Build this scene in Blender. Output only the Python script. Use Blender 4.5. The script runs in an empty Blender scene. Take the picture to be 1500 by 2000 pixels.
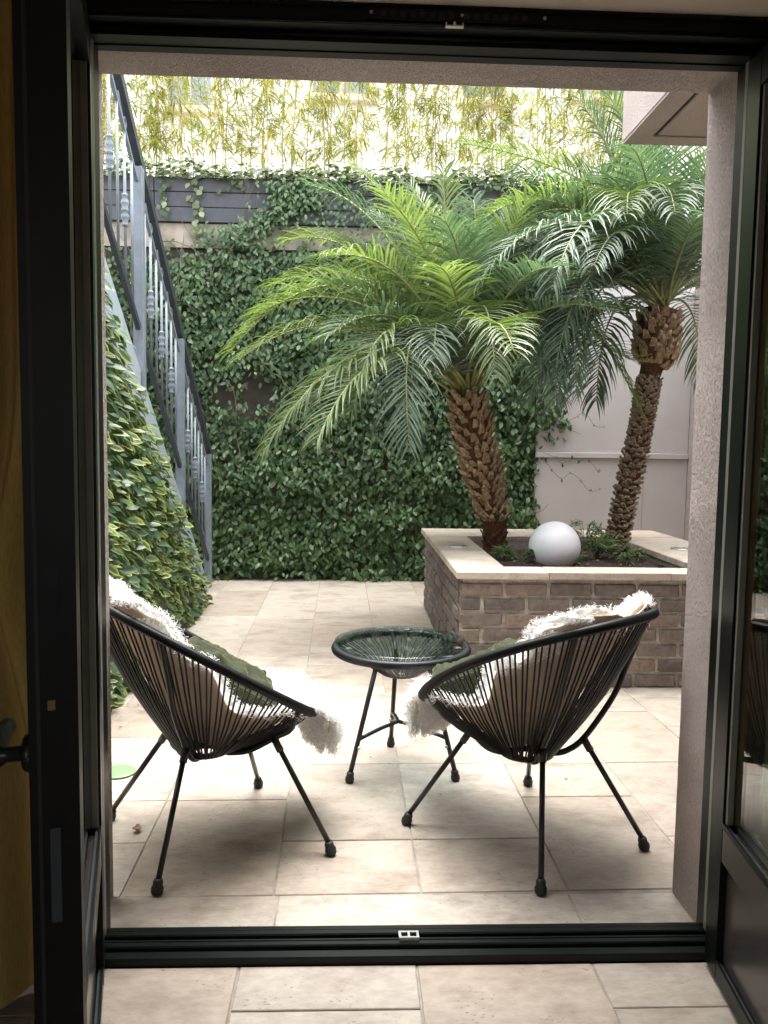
import bpy, math, random
from math import sin, cos, pi, radians, sqrt
from mathutils import Vector as V, Matrix, noise

# ------------------------------------------------------------------ camera, sky, sun, exposure
sc = bpy.context.scene
COL = sc.collection
F_PX, CAM_H = 1570.0, 1.25
YAW, PITCH, ROLL = radians(2.3), radians(4.76), radians(.833)
fwd = V((sin(YAW)*cos(PITCH), cos(YAW)*cos(PITCH), -sin(PITCH)))
r0 = V((cos(YAW), -sin(YAW), 0)); u0 = r0.cross(fwd)
rgt = r0*cos(ROLL) + u0*sin(ROLL); upv = u0*cos(ROLL) - r0*sin(ROLL)
CAM = V((0, 0, CAM_H))
cd = bpy.data.cameras.new('camera'); cam = bpy.data.objects.new('camera', cd); COL.objects.link(cam)
M3 = Matrix((rgt, upv, -fwd)).transposed()
cam.matrix_world = Matrix.Translation(CAM) @ M3.to_4x4()
cd.sensor_fit = 'VERTICAL'; cd.sensor_height = 24; cd.lens = 24*F_PX/2000
cd.clip_start = .02; cd.clip_end = 500
sc.camera = cam

SUN_EL, SUN_AZ = radians(82), radians(10)       # azimuth clockwise from +Y
w = bpy.data.worlds.new('World'); sc.world = w; w.use_nodes = True
wn, wl = w.node_tree.nodes, w.node_tree.links
bg = wn['Background']; sky = wn.new('ShaderNodeTexSky'); sky.sky_type = 'NISHITA'; sky.sun_disc = False
sky.sun_elevation = SUN_EL; sky.sun_rotation = SUN_AZ; sky.air_density = 1.0; sky.dust_density = 4.0; sky.ozone_density = 1.0
hs = wn.new('ShaderNodeHueSaturation'); hs.inputs['Saturation'].default_value = .22
wl.new(sky.outputs[0], hs.inputs['Color']); wl.new(hs.outputs[0], bg.inputs[0]); bg.inputs[1].default_value = .15
sd = bpy.data.lights.new('sun', 'SUN'); sd.energy = 1.0; sd.angle = radians(65); sd.color = (1, .96, .9)
sun = bpy.data.objects.new('sun', sd); COL.objects.link(sun); sun.location = (0, 6, 12)
sdir = V((sin(SUN_AZ)*cos(SUN_EL), cos(SUN_AZ)*cos(SUN_EL), sin(SUN_EL)))
sun.rotation_euler = sdir.to_track_quat('Z', 'Y').to_euler()
sc.view_settings.view_transform = 'Standard'; sc.view_settings.look = 'None'
sc.view_settings.exposure = 2.75; sc.view_settings.gamma = 1
sc.render.engine = 'CYCLES'; sc.cycles.use_denoising = True; sc.cycles.max_bounces = 10
sc.cycles.transparent_max_bounces = 16; sc.cycles.diffuse_bounces = 5; sc.cycles.caustics_reflective = False; sc.cycles.caustics_refractive = False

# pixel (of the 1500 x 2000 photograph) to a point on a plane of the place
def ray(x, y): return fwd + rgt*((x-750)/F_PX) + upv*((1000-y)/F_PX)
def atY(x, y, Y): d = ray(x, y); return CAM + d*(Y/d.y)
def atZ(x, y, Z=0): d = ray(x, y); return CAM + d*((Z-CAM_H)/d.z)
def atX(x, y, X): d = ray(x, y); return CAM + d*(X/d.x)
rnd = random.Random(7)
U = rnd.uniform

# ------------------------------------------------------------------ helpers
class MB:
    def __init__(s): s.v = []; s.f = []; s.c = None
    def quad(s, a, b, c, d):
        n = len(s.v); s.v += [V(a), V(b), V(c), V(d)]; s.f.append((n, n+1, n+2, n+3))
    def hexa(s, p):                       # 8 points: bottom ring then top ring
        n = len(s.v); s.v += [V(q) for q in p]
        for f in ((3,2,1,0),(4,5,6,7),(0,1,5,4),(1,2,6,5),(2,3,7,6),(3,0,4,7)): s.f.append(tuple(n+i for i in f))
    def box(s, a, b):
        (x0,y0,z0),(x1,y1,z1) = a, b
        s.hexa([(x0,y0,z0),(x1,y0,z0),(x1,y1,z0),(x0,y1,z0),(x0,y0,z1),(x1,y0,z1),(x1,y1,z1),(x0,y1,z1)])
    def cbox(s, a, b, ch=.004, jit=0):    # box with chamfered edges
        (x0,y0,z0),(x1,y1,z1) = a, b; n0 = len(s.v); idx = {}
        for ix, X in enumerate((x0,x1)):
            for iy, Y in enumerate((y0,y1)):
                for iz, Z in enumerate((z0,z1)):
                    sx, sy, sz = (1,-1)[ix], (1,-1)[iy], (1,-1)[iz]
                    j = lambda: U(-jit, jit)
                    for k, q in enumerate(((X, Y+sy*ch, Z+sz*ch), (X+sx*ch, Y, Z+sz*ch), (X+sx*ch, Y+sy*ch, Z))):
                        idx[ix,iy,iz,k] = len(s.v); s.v.append(V((q[0]+j(), q[1]+j(), q[2]+j())))
        g = lambda *a: idx[a]
        def fc(l): s.f.append(tuple(l))
        for k, ax in ((0,0),(1,1),(2,2)):
            for e in (0,1):
                o = [i for i in range(3) if i != ax]; l = []
                for (p,q) in ((0,0),(1,0),(1,1),(0,1)):
                    c = [0,0,0]; c[ax] = e; c[o[0]] = p; c[o[1]] = q; l.append(g(*c, k))
                if (e == 0) ^ (ax == 1): l = l[::-1]
                fc(l)
        for ax in range(3):
            o = [i for i in range(3) if i != ax]
            for p in (0,1):
                for q in (0,1):
                    c0 = [0,0,0]; c1 = [0,0,0]; c0[ax] = 0; c1[ax] = 1
                    for c in (c0, c1): c[o[0]] = p; c[o[1]] = q
                    l = [g(*c0,o[0]), g(*c1,o[0]), g(*c1,o[1]), g(*c0,o[1])]
                    if (p ^ q) ^ (ax == 1): l = l[::-1]
                    fc(l)
        for ix in (0,1):
            for iy in (0,1):
                for iz in (0,1):
                    l = [g(ix,iy,iz,0), g(ix,iy,iz,1), g(ix,iy,iz,2)]
                    fc(l if (ix+iy+iz) % 2 else l[::-1])
    def tube(s, pts, r, n=8, caps=True, closed=False):
        pts = [V(p) for p in pts]; m = len(pts); base = len(s.v)
        rr = r if isinstance(r, (list, tuple)) else [r]*m
        t0 = (pts[1]-pts[0]).normalized(); ref = V((0,0,1)) if abs(t0.z) < .9 else V((1,0,0))
        nrm = t0.cross(ref).normalized()
        for i in range(m):
            if closed: t = (pts[(i+1) % m]-pts[i-1]).normalized()
            else: t = (pts[min(i+1, m-1)]-pts[max(i-1, 0)]).normalized()
            nrm = (nrm - t*nrm.dot(t)).normalized(); b = t.cross(nrm)
            for k in range(n):
                a = 2*pi*k/n; s.v.append(pts[i] + (nrm*cos(a)+b*sin(a))*rr[i])
        for i in range(m if closed else m-1):
            for k in range(n):
                j = (i+1) % m; k2 = (k+1) % n
                s.f.append((base+i*n+k, base+i*n+k2, base+j*n+k2, base+j*n+k))
        if caps and not closed:
            s.f.append(tuple(base+k for k in reversed(range(n)))); s.f.append(tuple(base+(m-1)*n+k for k in range(n)))
    def lathe(s, c, prof, n=16, axis=(0,0,1)):
        ax = V(axis).normalized(); e1 = ax.orthogonal().normalized(); e2 = ax.cross(e1); base = len(s.v); c = V(c)
        for (r, h) in prof:
            for k in range(n):
                a = 2*pi*k/n; s.v.append(c + ax*h + (e1*cos(a)+e2*sin(a))*r)
        for i in range(len(prof)-1):
            for k in range(n):
                k2 = (k+1) % n; s.f.append((base+i*n+k, base+i*n+k2, base+(i+1)*n+k2, base+(i+1)*n+k))
        s.f.append(tuple(base+k for k in reversed(range(n)))); s.f.append(tuple(base+(len(prof)-1)*n+k for k in range(n)))
    def grid(s, fn, nu, nv):
        base = len(s.v)
        for i in range(nu+1):
            for j in range(nv+1): s.v.append(V(fn(i/nu, j/nv)))
        for i in range(nu):
            for j in range(nv):
                a = base+i*(nv+1)+j; s.f.append((a, a+1, a+nv+2, a+nv+1))
    def mesh(s, name, mat, smooth=False, org=V((0,0,0))):
        me = bpy.data.meshes.new(name); me.from_pydata([tuple(p-org) for p in s.v], [], s.f); me.update()
        if smooth: me.polygons.foreach_set('use_smooth', [True]*len(me.polygons))
        if mat: me.materials.append(mat)
        if s.c is not None:
            at = me.attributes.new('edge', 'FLOAT', 'POINT'); at.data.foreach_set('value', s.c)
        return me
    def build(s, name, mat, parent=None, smooth=False, loc=None):
        org = V((0,0,0))
        if parent is not None: org = wloc(parent)
        elif loc is not None: org = V(loc)
        me = s.mesh(name, mat, smooth, org)
        return link(name, me, parent, None if parent is not None else org)
WL = {}
def wloc(o): return WL[o.name]
def link(name, data, parent=None, loc=None):
    o = bpy.data.objects.new(name, data); COL.objects.link(o)
    if loc is not None: o.location = loc
    if parent is not None: o.parent = parent
    WL[o.name] = (wloc(parent) if parent is not None else V((0,0,0))) + V(o.location)
    return o
def tag(o, label=None, cat=None, group=None, kind=None):
    if label: o['label'] = label
    if cat: o['category'] = cat
    if group: o['group'] = group
    if kind: o['kind'] = kind
    return o
def thing(name, loc, label, cat, group=None):
    o = link(name, None, None, loc); o.empty_display_size = .1
    return tag(o, label, cat, group, 'thing')
def piece(name, me, parent, mw):           # a piece that shares mesh data, placed by a world matrix (parents are never rotated)
    o = bpy.data.objects.new(name, me); COL.objects.link(o); o.parent = parent
    m = mw.copy(); m.translation = mw.translation - wloc(parent); o.matrix_basis = m
    WL[o.name] = V(mw.translation)
    return o
def basis(o, x, y, z):
    m = Matrix((x, y, z)).transposed().to_4x4(); m.translation = o; return m
def smoothpath(P, n=6):
    P = [V(p) for p in P]; out = []
    for i in range(len(P)-1):
        a, b, c, d = P[max(i-1,0)], P[i], P[i+1], P[min(i+2,len(P)-1)]
        for k in range(n):
            t = k/n; out.append(.5*((2*b)+(c-a)*t+(2*a-5*b+4*c-d)*t*t+(3*b-a-3*c+d)*t**3))
    out.append(P[-1]); return out

# ------------------------------------------------------------------ materials
class NT:
    def __init__(s, name):
        s.m = bpy.data.materials.new(name); s.m.use_nodes = True; s.t = s.m.node_tree; s.n = s.t.nodes; s.l = s.t.links
        s.b = s.n['Principled BSDF']; s.out = s.n['Material Output']; s._co = None
    def new(s, ty, **k):
        q = s.n.new(ty)
        for a, v in k.items(): setattr(q, a, v)
        return q
    def co(s, jitter=False):
        g = s.new('ShaderNodeNewGeometry'); o = g.outputs['Position']
        if jitter:
            oi = s.new('ShaderNodeObjectInfo'); mu = s.new('ShaderNodeVectorMath', operation='SCALE'); mu.inputs[0].default_value = (37, 53, 11)
            s.l.new(oi.outputs['Random'], mu.inputs['Scale']); ad = s.new('ShaderNodeVectorMath', operation='ADD')
            s.l.new(o, ad.inputs[0]); s.l.new(mu.outputs[0], ad.inputs[1]); o = ad.outputs[0]
        return o
    def noise(s, co, scale, detail=4, rough=.55, stretch=None):
        q = s.new('ShaderNodeTexNoise'); q.inputs['Scale'].default_value = scale; q.inputs['Detail'].default_value = detail; q.inputs['Roughness'].default_value = rough
        if stretch:
            mp = s.new('ShaderNodeMapping'); mp.inputs['Scale'].default_value = stretch; s.l.new(co, mp.inputs[0]); co = mp.outputs[0]
        s.l.new(co, q.inputs['Vector']); return q.outputs['Fac']
    def ramp(s, fac, stops):
        q = s.new('ShaderNodeValToRGB'); e = q.color_ramp.elements
        while len(e) < len(stops): e.new(.5)
        for el, (p, c) in zip(e, stops): el.position = p; el.color = (*c, 1) if len(c) == 3 else c
        s.l.new(fac, q.inputs[0]); return q.outputs[0]
    def mix(s, fac, a, b, mode='MIX'):
        q = s.new('ShaderNodeMix', data_type='RGBA', blend_type=mode)
        for sock, v in ((q.inputs[0], fac), (q.inputs[6], a), (q.inputs[7], b)):
            if isinstance(v, (int, float)): sock.default_value = v
            elif isinstance(v, tuple): sock.default_value = (*v, 1)
            else: s.l.new(v, sock)
        return q.outputs[2]
    def math(s, op, a, b=0):
        q = s.new('ShaderNodeMath', operation=op)
        for sock, v in ((q.inputs[0], a), (q.inputs[1], b)):
            if isinstance(v, (int, float)): sock.default_value = v
            else: s.l.new(v, sock)
        return q.outputs[0]
    def bump(s, h, strength=.3, dist=.01, prev=None):
        q = s.new('ShaderNodeBump'); q.inputs['Strength'].default_value = strength; q.inputs['Distance'].default_value = dist
        s.l.new(h, q.inputs['Height'])
        if prev is not None: s.l.new(prev, q.inputs['Normal'])
        return q.outputs[0]
    def fin(s, col=None, rough=.5, nrm=None, metal=0, spec=.5):
        for k, v in (('Base Color', col), ('Roughness', rough), ('Metallic', metal), ('Specular IOR Level', spec)):
            if v is None: continue
            if isinstance(v, tuple): s.b.inputs[k].default_value = (*v, 1)
            elif isinstance(v, (int, float)): s.b.inputs[k].default_value = v
            else: s.l.new(v, s.b.inputs[k])
        if nrm is not None: s.l.new(nrm, s.b.inputs['Normal'])
        return s.m
    def rand(s):
        oi = s.new('ShaderNodeObjectInfo'); return oi.outputs['Random']
    def irand(s):
        g = s.new('ShaderNodeNewGeometry'); return s.math('FRACT', s.math('ADD', g.outputs['Random Per Island'], s.rand()))
def plain(name, col, rough=.5, metal=0, var=.12, nscale=18, bump=.05, spec=.5):
    t = NT(name); c = t.co(); f = t.noise(c, nscale, 5)
    a = tuple(x*(1-var) for x in col); b = tuple(min(1, x*(1+var)) for x in col)
    return t.fin(t.ramp(f, [(.3, a), (.7, b)]), rough, t.bump(t.noise(c, nscale*6, 3), bump, .003) if bump else None, metal, spec)
def travertine(name, light=1.0):
    t = NT(name); c = t.co(True)
    L = lambda r, g, b: (r*light, g*light, b*light)
    cloud = t.noise(c, 4.0, 6, .6, (1, 1.6, 1)); fine = t.noise(c, 30, 5, .65, (1, 2.2, 1))
    base = t.ramp(cloud, [(.34, L(.20,.168,.138)), (.44, L(.32,.285,.245)), (.53, L(.39,.355,.308)), (.66, L(.28,.24,.203))])
    base = t.mix(.35, base, t.ramp(fine, [(.35, L(.25,.21,.172)), (.65, L(.47,.42,.36))]))
    tint = t.ramp(t.rand(), [(0, (.80,.76,.72)), (.25, (.95,.93,.90)), (.5, (1.08,1.07,1.05)), (.75, (1.0,1.0,.99)), (1, (.92,.85,.79))])
    base = t.mix(1, base, tint, 'MULTIPLY')
    vo = t.new('ShaderNodeTexVoronoi'); vo.inputs['Scale'].default_value = 70
    mp = t.new('ShaderNodeMapping'); mp.inputs['Scale'].default_value = (.7, 1.5, 1); t.l.new(c, mp.inputs[0]); t.l.new(mp.outputs[0], vo.inputs['Vector'])
    zone = t.noise(c, 7, 3)
    pit = t.math('MULTIPLY', t.ramp(vo.outputs['Distance'], [(.14, (1,1,1)), (.24, (0,0,0))]), t.ramp(zone, [(.50, (0,0,0)), (.62, (1,1,1))]))
    stain = t.ramp(t.noise(c, 2.2, 5, .65), [(.58, (0,0,0)), (.75, (1,1,1))])
    base = t.mix(t.math('MULTIPLY', stain, .45), base, (.21*light,.155*light,.12*light))
    base = t.mix(t.math('MULTIPLY', pit, .75), base, (.13,.10,.08))
    h = t.math('SUBTRACT', t.math('MULTIPLY', fine, .3), pit)
    return t.fin(base, t.math('ADD', .42, t.math('MULTIPLY', fine, .25)), t.bump(h, .35, .003))
def leafmat(name, dark, mid, lite, rough=.4, trans=.3, tcol=None, edgecol=None, spec=.5):
    t = NT(name); r = t.irand()
    col = t.ramp(r, [(0, dark), (.5, mid), (1, lite)])
    col = t.mix(t.math('MULTIPLY', t.noise(t.co(), 9, 3), .35), col, dark)
    if edgecol:
        at = t.new('ShaderNodeAttribute', attribute_name='edge')
        fr = t.math('FRACT', t.math('MULTIPLY', r, 7.31)); amt = t.ramp(fr, [(.25, (.08,.08,.08)), (.95, (1,1,1))])
        ed = t.ramp(at.outputs['Fac'], [(.30, (0,0,0)), (.85, (1,1,1))])
        col = t.mix(t.math('MULTIPLY', ed, amt), col, edgecol)
    t.fin(col, rough, None, 0, spec)
    tr = t.new('ShaderNodeBsdfTranslucent'); mx = t.new('ShaderNodeMixShader'); mx.inputs[0].default_value = trans
    tc = t.mix(1, col, tcol or (1.5, 1.7, .7), 'MULTIPLY'); t.l.new(tc, tr.inputs[0])
    t.l.new(t.b.outputs[0], mx.inputs[1]); t.l.new(tr.outputs[0], mx.inputs[2]); t.l.new(mx.outputs[0], t.out.inputs[0])
    return t.m
def glassmat(name, tint=(.95,.98,.96), ior=1.5):
    t = NT(name); t.n.remove(t.b)
    lw = t.new('ShaderNodeLayerWeight'); f0 = ((ior-1)/(ior+1))**2; fr_o = t.math('ADD', f0, t.math('MULTIPLY', 1-f0, t.math('POWER', lw.outputs['Facing'], 4.0)))
    lw.inputs[0].default_value = .5
    tr = t.new('ShaderNodeBsdfTransparent'); tr.inputs[0].default_value = (*tint, 1)
    gl = t.new('ShaderNodeBsdfGlossy'); gl.inputs['Roughness'].default_value = .005; mx = t.new('ShaderNodeMixShader')
    t.l.new(fr_o, mx.inputs[0]); t.l.new(tr.outputs[0], mx.inputs[1]); t.l.new(gl.outputs[0], mx.inputs[2]); t.l.new(mx.outputs[0], t.out.inputs[0])
    return t.m
def stucco(name, col):
    t = NT(name); c = t.co()
    n1 = t.noise(c, 190, 3, .6, (1, 1, .55)); n2 = t.noise(c, 2.2, 4); n3 = t.noise(c, 300, 2)
    a = tuple(x*.82 for x in col); b = tuple(x*1.12 for x in col)
    base = t.ramp(n2, [(.3, a), (.7, b)])
    pock = t.ramp(n1, [(.36, (0,0,0)), (.52, (1,1,1))])
    base = t.mix(t.math('MULTIPLY', t.math('SUBTRACT', 1, pock), .28), base, tuple(x*.45 for x in col))
    nb = t.bump(n3, .25, .003, t.bump(pock, .8, .005))
    return t.fin(base, .9, nb, 0, .2)
MT = {}
MT['trav'] = travertine('travertine'); MT['coping'] = travertine('coping_travertine', 1.42)
MT['grout'] = plain('grout', (.30,.265,.225), .9, var=.3)
MT['stucco'] = stucco('taupe_stucco', (.52,.445,.41))
MT['plaster'] = plain('plaster', (.50,.42,.34), .8, var=.05)
MT['roomwall'] = plain('room_wall', (.66,.56,.42), .85, var=.06)
MT['ceiling'] = plain('ceiling_paint', (.55,.5,.43), .9, var=.04)
MT['frame'] = plain('dark_green_paint', (.0035,.0055,.0050), .36, var=.2, bump=.02, spec=.2)
MT['frame2'] = plain('dark_brown_paint', (.0035,.0027,.0025), .5, var=.3, bump=.04, spec=.25)
MT['panel'] = plain('grey_brown_panel', (.05,.043,.04), .25, var=.15, bump=.02)
MT['seal'] = plain('grey_seal', (.22,.22,.19), .45, var=.1)
MT['steel'] = plain('brushed_steel', (.6,.6,.58), .3, 1, var=.08)
MT['brass'] = plain('dull_brass', (.25,.17,.07), .4, 1)
MT['black'] = plain('black_metal', (.012,.011,.012), .35, var=.2, bump=.03)
MT['cord'] = plain('black_plastic_cord', (.007,.007,.008), .42, var=.2, bump=0, spec=.3)
MT['rubber'] = plain('black_rubber', (.010,.010,.010), .6, var=.2)
MT['glass'] = glassmat('window_glass', (.93,.96,.94)); MT['tglass'] = glassmat('table_glass', (.87,.945,.965), 1.5)
MT['curtain'] = None
MT['rail'] = plain('blue_grey_steel_paint', (.19,.225,.26), .38, var=.12, bump=.04)
MT['rail_dark'] = plain('charcoal_steel_paint', (.035,.042,.05), .4, var=.15)
MT['stringer'] = plain('pale_blue_grey_paint', (.34,.40,.46), .45, var=.08)
MT['trough'] = plain('charcoal_board', (.062,.066,.078), .5, var=.2, nscale=12)
MT['concrete'] = plain('stained_concrete', (.30,.26,.21), .9, var=.45, nscale=5, bump=.2)
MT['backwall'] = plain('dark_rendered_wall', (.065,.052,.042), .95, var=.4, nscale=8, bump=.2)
MT['sidewall'] = plain('taupe_wall', (.36,.31,.28), .85, var=.12)
MT['gate'] = plain('taupe_metal_panel', (.50,.465,.46), .5, var=.05, nscale=3, bump=.03)
MT['white'] = plain('white_building', (.82,.80,.76), .8, var=.04, nscale=2)
MT['bldtrim'] = plain('cream_trim', (.72,.62,.50), .8)
MT['winglass'] = plain('far_window_glass', (.22,.28,.32), .08, var=.2, bump=0)
MT['globe'] = plain('white_opal_plastic', (.84,.85,.90), .35, var=.015, bump=0)
MT['mortar'] = plain('mortar', (.42,.39,.345), .95, var=.3, nscale=30, bump=.25)
MT['soil'] = plain('soil', (.035,.024,.018), .95, var=.6, nscale=40, bump=.5)
MT['hide'] = plain('tan_hide', (.70,.55,.41), .8, var=.15, nscale=14)
MT['greendisc'] = plain('pale_green', (.15,.27,.12), .5, var=.15)
MT['deadleaf'] = plain('dry_leaf', (.20,.12,.07), .7, var=.4)
MT['stem'] = plain('vine_stem', (.13,.10,.06), .8, var=.4)
MT['pstem'] = plain('palm_rachis', (.27,.28,.11), .45, var=.25)
MT['culm'] = plain('bamboo_culm', (.46,.38,.16), .4, var=.3, nscale=5)
MT['ground'] = plain('ground', (.16,.14,.12), .95, var=.2)
def brickmat():
    t = NT('old_brick'); c = t.co(True); r = t.rand()
    col = t.ramp(r, [(0, (.115,.100,.092)), (.4, (.165,.140,.125)), (.65, (.20,.160,.138)), (.85, (.14,.125,.117)), (1, (.28,.20,.165))])
    n = t.noise(c, 14, 5, .65)
    col = t.mix(t.math('MULTIPLY', t.ramp(n, [(.45, (0,0,0)), (.75, (1,1,1))]), .55), col, (.33,.26,.21))
    col = t.mix(t.math('MULTIPLY', t.ramp(t.noise(c, 40, 3), [(.3, (1,1,1)), (.5, (0,0,0))]), .5), col, (.07,.055,.05))
    return t.fin(col, .9, t.bump(t.noise(c, 60, 4), .5, .006), 0, .2)
MT['brick'] = brickmat()
def velvet():
    t = NT('green_velvet'); c = t.co(); n = t.noise(c, 5, 4, .6); f = t.noise(c, 60, 3)
    t.b.inputs['Sheen Weight'].default_value = .35; t.b.inputs['Sheen Roughness'].default_value = .35; t.b.inputs['Sheen Tint'].default_value = (.75,.85,.45,1)
    return t.fin(t.ramp(n, [(.3, (.012,.015,.007)), (.7, (.036,.043,.018))]), .75, t.bump(n, .35, .03, t.bump(f, .15, .002)), 0, .2)
MT['velvet'] = velvet()
def woolmat():
    t = NT('white_wool'); col = t.ramp(t.irand(), [(0, (.93,.92,.90)), (1, (.97,.97,.965))]); t.fin(col, .9, None, 0, .1)
    tr = t.new('ShaderNodeBsdfTranslucent'); tr.inputs[0].default_value = (.96,.95,.94,1); mx = t.new('ShaderNodeMixShader'); mx.inputs[0].default_value = .4
    t.l.new(t.b.outputs[0], mx.inputs[1]); t.l.new(tr.outputs[0], mx.inputs[2]); t.l.new(mx.outputs[0], t.out.inputs[0]); return t.m
MT['wool'] = woolmat()
def curtainmat():
    t = NT('ochre_curtain'); c = t.co(); n = t.noise(c, 300, 2, .5, (1, 1, .1))
    return t.fin(t.ramp(n, [(.3, (.40,.27,.085)), (.7, (.52,.36,.12))]), .85, t.bump(n, .2, .001), 0, .2)
MT['curtain'] = curtainmat()
def barkmat(name, a, b, cc):
    t = NT(name); c = t.co(); n = t.noise(c, 60, 5, .65, (1, 1, .22)); col = t.ramp(n, [(.3, a), (.55, b), (.75, cc)])
    tint = t.ramp(t.rand(), [(0, (.75,.72,.7)), (1, (1.2,1.15,1.1))])
    return t.fin(t.mix(1, col, tint, 'MULTIPLY'), .9, t.bump(n, .6, .006), 0, .2)
MT['bark'] = barkmat('palm_boot', (.15,.105,.068), (.38,.285,.19), (.60,.48,.35))
MT['bark2'] = barkmat('palm_bark_grey', (.13,.10,.072), (.30,.24,.18), (.45,.375,.29))
MT['fibre'] = barkmat('palm_fibre', (.05,.026,.015), (.13,.068,.038), (.21,.115,.065))
MT['ivy'] = leafmat('creeper_leaf', (.024,.060,.020), (.068,.135,.046), (.14,.215,.088), .42, .2, None, None, .45)
MT['ivyvar'] = leafmat('variegated_ivy_leaf', (.05,.09,.03), (.12,.17,.07), (.38,.41,.24), .4, .3)
MT['hedge'] = leafmat('hedge_leaf', (.024,.066,.036), (.046,.104,.058), (.090,.155,.090), .40, .10, None, (.38,.40,.08))
MT['palmA'] = leafmat('palm_leaflet_light', (.085,.130,.050), (.135,.19,.080), (.20,.255,.12), .38, .36, (1.4,1.5,.6))
MT['palmB'] = leafmat('palm_leaflet_blue', (.068,.115,.075), (.105,.158,.108), (.165,.22,.155), .38, .28, (1.2,1.4,.75))
MT['bamboo'] = leafmat('bamboo_leaf', (.21,.27,.055), (.38,.385,.08), (.55,.47,.12), .45, .5, (1.25,1.3,.75))
MT['weed'] = leafmat('weed_leaf', (.06,.11,.03), (.10,.16,.05), (.16,.21,.08), .5, .3)

# ------------------------------------------------------------------ ground and paving
g = MB(); g.quad((-90,-90,-.08),(90,-90,-.08),(90,120,-.08),(-90,120,-.08)); tag(g.build('ground', MT['ground']), kind='structure')
YO = 2.149                                   # outer face of the house wall, where the patio begins
XL, XR, YW = -2.45, 3.1, 7.435
g = MB(); g.box((XL,1.98,-.07),(XR,YW,-.004)); patio = tag(g.build('patio', MT['grout']), 'pale travertine paving of the courtyard', None, None, 'structure')
slabs = {}
def slab(parent, name, x0, x1, y0, y1, gap=.0035, rot=0, piv=None, dz=0):
    wx, wy = round(x1-x0-2*gap, 3), round(y1-y0-2*gap, 3)
    if (wx, wy) not in slabs:
        m = MB(); a, b, h, c = wx/2, wy/2, .03, .002
        n = 10
        ring = []
        for (z, i) in ((-h, 0), (-c, 0), (0, c)):
            ring.append([(-a+i,-b+i,z),(a-i,-b+i,z),(a-i,b-i,z),(-a+i,b-i,z)])
        for r_ in ring: m.v += [V(p) for p in r_]
        for k in range(4):
            k2 = (k+1) % 4; m.f += [(k,k2,4+k2,4+k),(4+k,4+k2,8+k2,8+k)]
        m.f.append((8,9,10,11)); slabs[wx, wy] = m.mesh('paving_slab', MT['trav'])
    cx, cy = (x0+x1)/2, (y0+y1)/2
    if piv is not None:
        dx, dy = cx-piv[0], cy-piv[1]; cx, cy = piv[0]+dx*cos(rot)-dy*sin(rot), piv[1]+dx*sin(rot)+dy*cos(rot)
    return piece(name, slabs[wx, wy], parent, Matrix.Translation((cx, cy, dz)) @ Matrix.Rotation(rot, 4, 'Z'))
for k, x0 in enumerate([-.62, -.19, .62]):   # strip in front of the sill
    x1 = [-.19, .62, .925][k]; slab(patio, 'paving_slab', x0 if k else -.66, x1, 1.965, 2.147, .002, 0, None, -.001)
xs = [-2.26,-1.86,-1.44,-1.035,-.625,-.205,.208,.626,1.035,1.45,1.86,2.27,2.68,3.09]
R_G = radians(.9)
for i in range(len(xs)-1):
    y = YO + .004; k = 0
    first = [.306,.306,.606,.306,.606,.306,.306,.606,.306][i % 9]
    while y < YW-.05:
        h = first if k == 0 else rnd.choice([.30,.41,.41,.61,.61])
        y1 = min(y+h, YW-.02)
        if YW-.02-y1 < .12: y1 = YW-.02
        slab(patio, 'paving_slab', xs[i], xs[i+1], y, y1, .0026, R_G, (.2, YO), U(-.0015, .0005)); y = y1; k += 1
g = MB(); g.box((-1.9,-2.6,-.07),(2.4,1.98,-.004)); floor = tag(g.build('floor', MT['grout']), 'pale travertine floor inside the doorway', None, None, 'structure')
xi = [-1.53,-1.105,-.68,-.257,.168,.596,1.02,1.445,1.87]
for i in range(len(xi)-1):
    y = 1.842; k = 0
    while y > -.3:
        h = [.155,.43,.16,.6,.155,.43,.16,.6][(i+1) % 8] if k == 0 else rnd.choice([.30,.42,.6])
        slab(floor, 'floor_tile', xi[i], xi[i+1], y-h, y, .0025, 0, None, U(-.001, .0003)); y -= h; k += 1

# ------------------------------------------------------------------ the house: facade, reveal, room
h = thing('house', (0, YO, 0), 'taupe rendered house wall with a deep reveal framing the open doorway', 'house')
m = MB(); m.box((-2.6,1.90,-.05),(-.645,YO,2.177)); m.build('left_pier', MT['stucco'], h)
m = MB()
for k in range(24):                          # right pier with a slightly uneven plastered corner
    z0, z1 = -.05+k*(2.227/24), -.05+(k+1)*(2.227/24); 
    j0, j1 = .003*noise.noise(V((3,0,z0*9))), .003*noise.noise(V((3,0,z1*9)))
    m.hexa([(.92,1.90,z0),(3.1,1.90,z0),(3.1,YO,z0),(.92+j0,YO+j0,z0),(.92,1.90,z1),(3.1,1.90,z1),(3.1,YO,z1),(.92+j1,YO+j1,z1)])
m.build('right_pier', MT['stucco'], h)
m = MB(); m.box((-2.6,1.98,2.177),(3.1,YO,2.76)); m.build('upper_wall', MT['stucco'], h)  # unseen top kept low so more light reaches the courtyard
m = MB(); m.box((-1.85,1.50,2.214),(2.3,1.844,2.62)); m.build('inner_lintel', MT['plaster'], h)
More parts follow.
